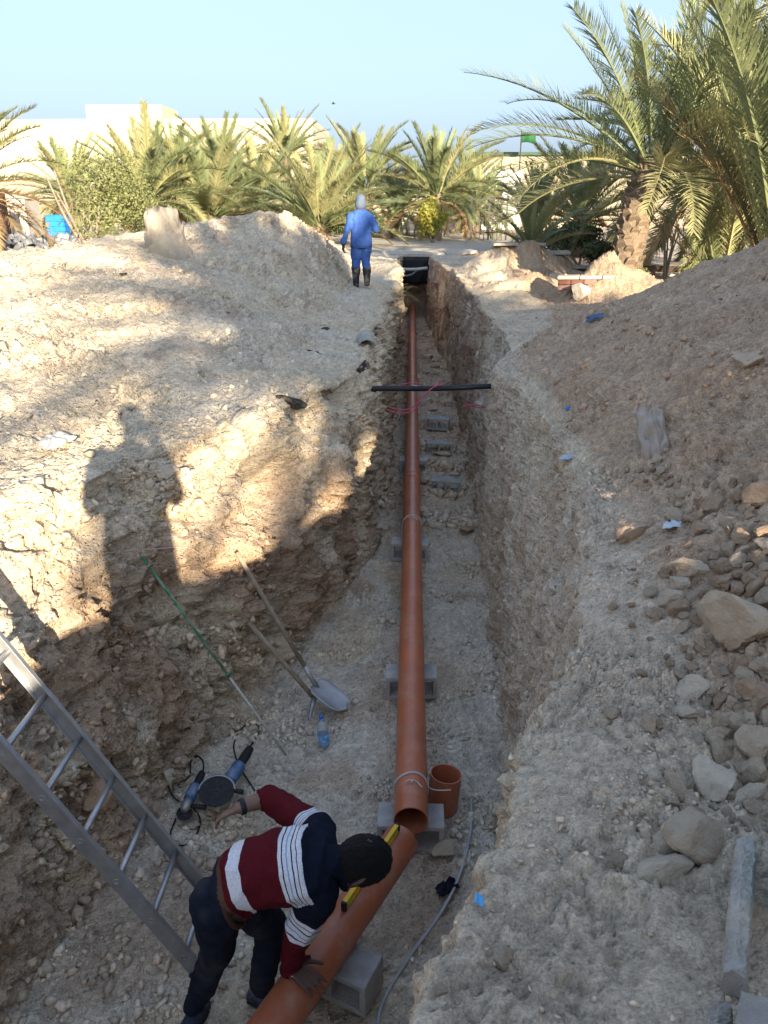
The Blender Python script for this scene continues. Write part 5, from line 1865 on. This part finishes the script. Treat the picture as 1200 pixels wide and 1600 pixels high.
# timber bench like frame behind
q = at(1020, 430, 17.5)
root = empty('timber_rail', q, (0, 0, R(-10)), label='dark timber rail on posts behind the thick palm trunk', cat='timber rail')
for x in (-.9, 0, .9):
    mb = MB(); mb.box((x, 0, .16), (.08, .08, .42)); mb.build('post', mat('dark_timber', (.09, .06, .045), .85, .2, 10, .4, 40), root)
mb = MB(); mb.box((0, -.06, .30), (2.2, .035, .13), bev=.005); mb.build('rail', mat('dark_timber', (.09, .06, .045)), root)
# path of pale paving behind the right bank
for i in range(16):
    x = 2.2 + .62 * i
    mb = MB(); mb.box((0, 0, 0), (.60, .60, .06), bev=.008)
    o = mb.build('paving_slab', M_conc, None, loc=(x, 19.4 + .03 * i, gz(x, 19.4 + .03 * i) + .02)); o.rotation_euler = (R(random.uniform(-2, 2)), R(random.uniform(-2, 2)), R(random.uniform(-4, 4)))
    tag(o, 'worn grey paving slab in the row behind the thick palm trunk', 'paving slab', 'paving slabs of the garden path')
# bird
p = pd(521, 162, 60)
root = empty('bird', p, label='tiny dark bird flying in the sky left of centre', cat='bird')
mb = MB()
ell_tube(mb, [(Vector((-.16 + .04 * i, 0, 0)), Vector((0, .05 * math.sin(math.pi * (i + .4) / 9), 0)), Vector((0, 0, .05 * math.sin(math.pi * (i + .4) / 9)))) for i in range(9)], 10)
mb.build('body', M_darkmetal, root, smooth=True)
for sg in (-1, 1):
    mb = MB(); mb.add([(-.06, sg * .03, 0), (.08, sg * .03, 0), (.04, sg * .2, .09), (-.04, sg * .2, .09), (-.05, sg * .3, .06)], [(0, 1, 2, 3), (3, 2, 4)]); o = mb.build('wing', M_darkmetal, root)
    md = o.modifiers.new('s', 'SOLIDIFY'); md.thickness = .01

# ------------------------------------------------------------------ rocks, stones, rubble
def rock_mesh(seed, sub=3, cuts=9, flat=.75, rough=.10):
    rr = np.random.default_rng(seed)
    bm = bmesh.new()
    bmesh.ops.create_icosphere(bm, subdivisions=sub, radius=1)
    P = np.array([v.co[:] for v in bm.verts])
    for _ in range(cuts):                         # flat broken faces
        n = rr.normal(size=3); n /= np.linalg.norm(n)
        h = rr.uniform(.42, .8)
        d = P @ n - h
        P -= np.clip(d, 0, None)[:, None] * n * .93
    off = rr.uniform(0, 40, 3)
    P *= (1 + rough * noise(P + off, .7, seed)[:, None] * 1.6 + rough * .7 * noise(P + off, .28, seed + 1)[:, None] + rough * .5 * chunk(P + off, .3, seed + 2)[:, None] + rough * .3 * noise(P + off, .11, seed + 3)[:, None])
    P *= np.array([1, rr.uniform(.68, .95), flat * rr.uniform(.8, 1.1)])
    for v, p in zip(bm.verts, P): v.co = p
    me = bpy.data.meshes.new('rock')
    bm.to_mesh(me); bm.free()
    me.polygons.foreach_set('use_smooth', [True] * len(me.polygons))
    me.set_sharp_from_angle(angle=R(24))
    return me


RM = {}
SM = {}
for k, m_ in (('l', M_limestone), ('b', M_brownrock), ('p', M_palestone)):
    RM[k] = [rock_mesh(500 + i, 4, 12 + i % 5, .78) for i in range(6)]
    for me in RM[k]: me.materials.append(m_)
    SM[k] = [rock_mesh(540 + i, 2, 10 + i % 4, .78, .14) for i in range(6)]
    for me in SM[k]: me.materials.append(m_)


def rock(px, py, w_px, kind, vi, label, rz=0, asp=(1, 1, 1), sink=.25, name='rock', group=None, cat='rock', tilt=0):
    h_, n_ = hit(px, py)
    Z = (h_ - CAMP).dot(_f)
    r_ = w_px / FPX * Z / 2 * 1.2
    o = link(name, (SM if w_px < 30 and kind != 'c' else RM)[kind][vi % 6], None, None, h_ + n_ * r_ * (.45 - sink), None, (r_ * asp[0], r_ * asp[1], r_ * asp[2]))
    q_ = n_.to_track_quat('Z', 'Y') @ Quaternion((0, 0, 1), R(rz)) @ Quaternion((1, 0, 0), R(tilt))
    o.rotation_euler = q_.to_euler()
    tag(o, label, cat, group)
    return o


rock(1140, 985, 125, 'l', 0, 'largest rock on the right heap, long and tilted with an ochre underside', 200, (1.1, .7, .8), .1)
rock(1085, 1085, 52, 'p', 1, 'round pale boulder catching a spot of sun below the largest rock', 40)
rock(1180, 1085, 56, 'b', 2, 'brown boulder at the right edge below the largest rock', 10)
rock(1165, 1045, 46, 'b', 3, 'brown rock wedged between the largest rock and the brown boulder', 70)
rock(988, 840, 60, 'b', 4, 'tan boulder alone on the slope below the plastic sheet', 100)
rock(1088, 1310, 112, 'l', 5, 'broad flat topped tan rock beside the kerb stone', 150, (1.1, .8, .7))
rock(1040, 1355, 96, 'p', 0, 'pale angular rock left below the broad tan rock', 20, (1.1, .7, .6))
rock(1040, 1320, 44, 'p', 3, 'small pale rock between the broad tan and the pale angular rock', 60)
rock(1122, 1220, 74, 'p', 1, 'large rounded limestone near the black tarry patch', 110, (1, .9, .8))
rock(1172, 1250, 56, 'p', 2, 'oval pale limestone above the kerb stone', 130, (1.2, .8, .8))
rock(1190, 1165, 70, 'l', 4, 'large pale rock cut by the right edge above the oval limestone', 90)
rock(1062, 1232, 52, 'l', 3, 'grey rock touching the black tarry patch', 140, (1.2, .7, .7))
rock(1178, 1205, 46, 'l', 5, 'mid sized limestone between the large pale rock and the oval one', 30)
rock(1080, 1117, 40, 'p', 0, 'wedge shaped pale stone under the round pale boulder', 80, (1.1, .8, .5))
rock(1010, 1132, 42, 'l', 2, 'mossy rounded stone in the middle of the near right bank', 15)
rock(955, 1118, 30, 'l', 1, 'small grey stone left of the mossy rounded stone', 15)
rock(1115, 795, 40, 'b', 5, 'brown rock high in the stone heap on the right', 45)
rock(1195, 770, 60, 'b', 0, 'large brown rock at the right edge of the stone heap', 75)
rock(1075, 890, 52, 'l', 2, 'grey rock at the head of the run of grey stones', 20, (1.2, .7, .7))
rock(1062, 915, 36, 'p', 4, 'pale twisted stone in the run of grey stones', 120)
rock(1045, 940, 44, 'p', 5, 'lowest pale stone of the run of grey stones', 45, (1.2, .7, .7))
rock(1095, 830, 34, 'b', 3, 'round brown stone in the middle of the stone heap', 0)
rock(783, 1500, 36, 'l', 1, 'rounded clod at the lower edge of the near right bank', 0, sink=.1)
rock(690, 1550, 26, 'l', 4, 'round stone set in the near bank at the bottom', 0, sink=.2)
rock(693, 1330, 40, 'p', 3, 'pale rock on the trench floor by the pipe end', 30, sink=.05)
rock(970, 1345, 24, 'l', 0, 'small upright stone left of the pale angular rock', 0)
rock(955, 1500, 30, 'l', 2, 'flat stone low on the near right bank', 0)
rock(905, 1398, 20, 'p', 1, 'small pale stone on the middle of the near bank', 0)
rock(905, 465, 34, 'p', 1, 'white stone in front of the brick edging', 0, sink=0)
rock(265, 735, 40, 'l', 2, 'clod in the photographer shadow on the left lip', 0, sink=.35)
rock(1168, 570, 60, 'l', 3, 'sunlit clod high on the right heap', 20, (1, .8, .6), .3)
for i, (px, py, w_, k_) in enumerate(((690, 712, 24, 'l'), (688, 770, 18, 'p'), (676, 640, 22, 'l'), (668, 560, 22, 'p'), (680, 575, 16, 'l'), (672, 545, 18, 'l'), (730, 830, 26, 'b'))):
    rock(px, py, w_, k_, i, ('pale stone between the two loose blocks', 'white lump below the nearest loose block', 'stone beside the farthest loose block', 'pale broken slab on the far trench floor', 'grey stone on the far floor by the broken slab', 'farthest visible stone on the trench floor', 'brown clod at the foot of the right wall')[i], i * 50, (1.2, .8, .6), .2)
rock(240, 1270, 30, 'l', 1, 'pale lump left of the smaller grinder', 0)
rock(262, 1215, 34, 'p', 2, 'pale lump above the smaller grinder', 0)
rock(300, 1290, 22, 'p', 0, 'pale lump inside the loop of the grinder cord', 0)
rock(270, 1320, 26, 'l', 5, 'grey lump below the loop of the grinder cord', 0)
rock(150, 1240, 60, 'b', 5, 'brown clod at the foot of the left wall behind the ladder', 0, sink=.3)
rock(130, 1280, 34, 'b', 1, 'smaller brown clod beside the one behind the ladder', 0, sink=.3)
for i, (x, y) in enumerate(((886, 398), (915, 398), (935, 398), (952, 400), (972, 402), (870, 384))):
    q = at(x, y, 17.6)
    o = link('edging_stone', RM['p'][i], None, None, q + Vector((0, 0, .06)), (0, 0, i), (.2, .15, .16))
    tag(o, 'whitish garden stone in the row left of the thick palm trunk', 'stone', 'whitish garden stones behind the right bank')

CR = [rock_mesh(700 + i, 3, 10, .5, .16) for i in range(3)]
for me in CR: me.materials.append(M_bitumen)
RM['c'] = CR * 2
for px, py, w_px, rz, lab, asp in ((455, 622, 84, 60, 'thick dark bitumen crust slab jutting from the left bank', (1, .5, .22)), (566, 578, 46, 40, 'dark crust fragment on the left lip before the black pipe', (1, .5, .25)), (508, 512, 40, 10, 'small dark crust fragment above the crust slab', (1, .4, .25)), (490, 549, 70, 75, 'long thin dark crust edge behind the crust slab', (1, .25, .2)), (1150, 462, 70, 20, 'broken black crust along the top of the right heap', (1, .35, .2)), (1042, 1252, 56, 40, 'black tarry patch on the near right bank', (1, .6, .14)), (196, 428, 22, 0, 'small black lump on the upper left heap', (1, .7, .5)), (250, 752, 40, 0, 'crumbling dark crust in the photographer shadow', (1, .35, .2))):
    rock(px, py, w_px, 'c', rr_i if False else px, lab, rz, (asp[0] * .7, asp[1] * 1.1, asp[2] * 1.5), .55, 'bitumen_crust', None, 'bitumen crust')

# stones one can pick out on the right heap
cnt = 0
rr = random.Random(5)
regions = [((1040, 1200), (740, 900), 75, (12, 36), 'bbl'), ((960, 1200), (880, 1060), 90, (12, 40), 'bbl'), ((1090, 1200), (1040, 1180), 50, (18, 46), 'bll'), ((960, 1200), (1100, 1300), 44, (10, 34), 'llp'), ((980, 1050), (720, 760), 16, (12, 30), 'lb')]
for (xa, xb), (ya, yb_), n, (s0, s1), kinds in regions:
    for _ in range(n):
        px, py = rr.uniform(xa, xb), rr.uniform(ya, yb_)
        if rr.random() > .25 + .75 * ((px - xa) / (xb - xa)): px = xb - (px - xa) * .6
        s = s0 + (s1 - s0) * rr.random() ** 1.9
        rock(px, py, s, rr.choice(kinds), rr.randrange(6), 'small stone among the many scattered on the right heap', rr.uniform(0, 360), (1, rr.uniform(.7, 1), rr.uniform(.6, .9)), rr.uniform(0, .25), 'stone', 'small stones scattered on the right heap', 'stone')

# rubble: crumbs and pebbles nobody could count
def crumbs(name, zone_w, n, smin, smax, m_, label, seed, power=2.6, box=None, upright=.3):
    rs = np.random.default_rng(seed)
    tri = GF
    c = (GV[tri[:, 0]] + GV[tri[:, 2]]) / 2
    e1, e2 = GV[tri[:, 1]] - GV[tri[:, 0]], GV[tri[:, 3]] - GV[tri[:, 0]]
    cr = np.cross(e1, e2)
    ar = np.linalg.norm(cr, axis=1)
    nr_ = cr / np.maximum(ar, 1e-9)[:, None]
    dist = np.linalg.norm(c - np.array([0, 0, CAM_Z]), axis=1)
    w_ = ar * zone_w[tri[:, 0]] / np.clip(dist, 1.5, None) ** 1.6
    w_ *= (c[:, 1] > .4) & (c[:, 1] < 27)
    if box is not None: w_ *= (c[:, 0] > box[0]) & (c[:, 0] < box[1]) & (c[:, 1] > box[2]) & (c[:, 1] < box[3])
    clump = noise(c, .5, seed + 3)
    w_ *= np.clip(.25 + 1.6 * clump, .05, 2) ** 1.5
    w_ /= w_.sum()
    k = rs.choice(len(tri), n, p=w_)
    u = rs.random((n, 2))
    p = GV[tri[k, 0]] + e1[k] * u[:, :1] + e2[k] * u[:, 1:]
    s = smin + (smax - smin) * rs.random(n) ** power
    s *= np.clip(dist[k] / 4, .6, 1.7)
    base = np.array([(0, 0, 1), (.9, 0, .25), (.2, .85, .3), (-.75, .5, .2), (-.7, -.55, .25), (.3, -.9, .2), (.1, .1, -.8)])
    fc = np.array([(0, 1, 2), (0, 2, 3), (0, 3, 4), (0, 4, 5), (0, 5, 1), (6, 2, 1), (6, 3, 2), (6, 4, 3), (6, 5, 4), (6, 1, 5)])
    B = base[None] * (1 + rs.uniform(-.5, .5, (n, 7, 3))) * rs.uniform(.6, 1.5, (n, 1, 3))
    a = rs.uniform(0, 6.28, n)
    nn = nr_[k]
    t = np.cross(nn, rs.normal(size=(n, 3))); t /= np.linalg.norm(t, axis=1)[:, None]
    b = np.cross(nn, t)
    sq = rs.uniform(.55, 1.0, (n, 1, 1))
    V = (t[:, None] * B[:, :, 0:1] + b[:, None] * B[:, :, 1:2] * .85 + nn[:, None] * B[:, :, 2:3] * sq) * s[:, None, None] + p[:, None] + nn[:, None] * (s * .02)[:, None, None]
    F = (fc[None] + (np.arange(n) * 7)[:, None, None]).reshape(-1, 3)
    me = bpy.data.meshes.new(name)
    me.vertices.add(n * 7); me.vertices.foreach_set('co', V.astype(np.float32).ravel())
    me.loops.add(len(F) * 3); me.loops.foreach_set('vertex_index', F.astype(np.int32).ravel())
    me.polygons.add(len(F)); me.polygons.foreach_set('loop_start', np.arange(0, len(F) * 3, 3, dtype=np.int32))
    me.update()
    col = rs.uniform(.68, 1.05, n)[:, None] * GZ['K'][tri[k, 0]]
    ca = me.attributes.new('tint', 'FLOAT_COLOR', 'POINT')
    ca.data.foreach_set('color', np.concatenate([np.repeat(col, 7, 0), np.ones((n * 7, 1))], 1).astype(np.float32).ravel())
    o = link(name, me, None, m_)
    return tag(o, label, 'rubble', None, 'stuff')


def crumb_mat(name, col):
    m = bpy.data.materials.new(name); m.use_nodes = True
    N, L = m.node_tree.nodes, m.node_tree.links
    b = N['Principled BSDF']; b.inputs['Roughness'].default_value = .95; b.inputs['Specular IOR Level'].default_value = .12
    at_ = N.new('ShaderNodeAttribute'); at_.attribute_name = 'tint'
    mx = N.new('ShaderNodeVectorMath'); mx.operation = 'MULTIPLY'; mx.inputs[1].default_value = tuple(1 + .0 * c for c in col)
    L.new(at_.outputs['Color'], mx.inputs[0])
    tc = N.new('ShaderNodeTexCoord'); nz = N.new('ShaderNodeTexNoise'); nz.inputs['Scale'].default_value = 55; nz.inputs['Detail'].default_value = 6
    L.new(tc.outputs['Object'], nz.inputs['Vector'])
    mr = N.new('ShaderNodeMapRange'); mr.inputs[1].default_value = .3; mr.inputs[2].default_value = .7; mr.inputs[3].default_value = .75; mr.inputs[4].default_value = 1.2
    L.new(nz.outputs[0], mr.inputs[0])
    sc_ = N.new('ShaderNodeVectorMath'); sc_.operation = 'SCALE'
    L.new(mx.outputs[0], sc_.inputs[0]); L.new(mr.outputs[0], sc_.inputs['Scale']); L.new(sc_.outputs[0], b.inputs['Base Color'])
    bp = N.new('ShaderNodeBump'); bp.inputs['Strength'].default_value = .6; bp.inputs['Distance'].default_value = .01
    L.new(nz.outputs[0], bp.inputs['Height']); L.new(bp.outputs[0], b.inputs['Normal'])
    return m


ZN = GZ['zones']
C_pale, C_brown, C_mid = crumb_mat('pale_crumbs', (.47, .40, .30)), crumb_mat('brown_crumbs', (.34, .25, .175)), crumb_mat('grey_crumbs', (.48, .435, .36))
crumbs('left_heap_rubble', ZN['heapL'] + ZN['lipL'] * .5, 9000, .004, .03, C_pale, 'pale clods and crumbs strewn over the left heap', 901, 6.0)
crumbs('left_wall_rubble', ZN['wallL'], 2000, .004, .028, C_pale, 'crumbs clinging to the left trench wall', 902, 5.0)
crumbs('floor_rubble', ZN['floor'], 9000, .003, .025, C_mid, 'pale crumbs over the trench floor', 903, 5.0)
crumbs('floor_corner_rubble', ZN['floor'] + ZN['wallL'] * .4, 2600, .006, .036, C_mid, 'heaped pale lumps by the ladder foot and grinders', 904, 3.2, (-2.3, -.75, 2.0, 5.2))
crumbs('right_heap_rubble', ZN['heapR'] + ZN['lipR'] * .4, 12000, .003, .025, C_brown, 'brown pebbles and grit on the right heap', 905, 6.0)
crumbs('right_toe_rubble', ZN['lipR'] + ZN['heapR'] * .5, 6000, .003, .02, C_mid, 'pale pebbles at the toe of the right heap', 906, 5.0, (.2, 2.2, .6, 4.2))
crumbs('right_wall_rubble', ZN['wallR'], 3000, .003, .02, C_mid, 'crumbs on the right trench wall', 907, 5.0)

crumbs('far_floor_rubble', ZN['floor'], 2600, .012, .05, C_brown, 'lumps and debris on the far trench floor', 908, 3.0, (-.5, 1.0, 8.5, 26))
# pile of grey paving blocks far left
rr = random.Random(9)
PB = MB(); PB.box((0, 0, 0), (.32, .16, .16), bev=.012); PBM = PB.mesh('paving_block'); PBM.materials.append(mat('dark_grey_block', (.15, .16, .18), .9, .35, 4, .4, 40, dirt=(.42, .37, .3), dirt_scale=5, dirt_amt=.5))
for i in range(170):
    px = rr.uniform(-8, 235)
    q = at(px, 380, rr.uniform(26.0, 29.0))
    hmax = .62 * (1 - abs(q.y - 27.6) / 2.2) * (1.0 if px < 120 else .6)
    o = link('paving_block', PBM, None, None, q + Vector((0, 0, .05 + max(0, hmax) * rr.random() ** .6)), (rr.uniform(-.7, .7), rr.uniform(-.7, .7), rr.uniform(0, 3.1)), (rr.uniform(.85, 1.2),) * 3)
    tag(o, 'dark grey paving block in the loose pile on the far left', 'paving block', 'paving blocks in the pile on the far left')
for i, px in enumerate((32, 66, 98)):
    q = at(px, 392, 23.5)
    mb = MB(); mb.box((0, 0, .05), (.66, .18, .2), bev=.015)
    tag(mb.build('kerb_stone', M_conc, None, loc=q), 'grey kerb stone in the row before the far left block pile', 'kerb stone', 'kerb stones before the block pile')
q = at(117, 392, 23.2)
mb = MB(); mb.box((0, 0, .12), (.34, .26, .26), bev=.02)
tag(mb.build('white_block', M_white, None, loc=q), 'white block at the end of the kerb row near the leafy tree', 'block')
# roots dangling from the right wall and straw on the lips
def tuft(px, py, n, ln, m_, label, seed, down=.6, cat='roots', name='root_tuft'):
    h_, n_ = hit(px, py)
    rr = random.Random(seed)
    mb = MB()
    for _ in range(n):
        d = Vector((rr.uniform(-1, 1), rr.uniform(-1, 1), rr.uniform(-1, .4) - down)) + n_ * 1.0
        d.normalize()
        o_ = Vector((rr.uniform(-.05, .05), rr.uniform(-.08, .08), rr.uniform(-.05, .05)))
        l_ = ln * rr.uniform(.4, 1.2)
        mb.tube(bez([o_ - n_ * .02, o_ + d * l_ * .5 + Vector((rr.uniform(-.03, .03), rr.uniform(-.03, .03), 0)), o_ + d * l_ + Vector((rr.uniform(-.05, .05), rr.uniform(-.05, .05), -l_ * .3))], 6), [.004, .0035, .003, .003, .002, .002, .001][:7], 4)
    return tag(mb.build(name, m_, None, loc=h_), label, cat)


tuft(772, 1310, 12, .16, mat('root_brown', (.22, .11, .06), .9), 'reddish brown roots at the lip of the near right bank', 1, .9)
tuft(775, 1303, 10, .12, M_straw, 'pale straw tuft above the brown roots on the near lip', 2, -.3, 'straw', 'straw_tuft')
tuft(622, 462, 22, .5, M_straw, 'pale straw hanging over the left lip at the far end', 3, .3, 'straw', 'straw_tuft')
tuft(700, 480, 40, .35, mat('root_brown', (.22, .11, .06)), 'fine red brown roots hanging from the far right wall', 4, .8)
tuft(735, 545, 30, .3, mat('root_brown', (.22, .11, .06)), 'fine brown roots on the right wall before the black pipe', 5, .8)
tuft(683, 445, 40, .4, mat('root_brown', (.22, .11, .06)), 'dense red roots at the top of the far right wall', 6, .8)
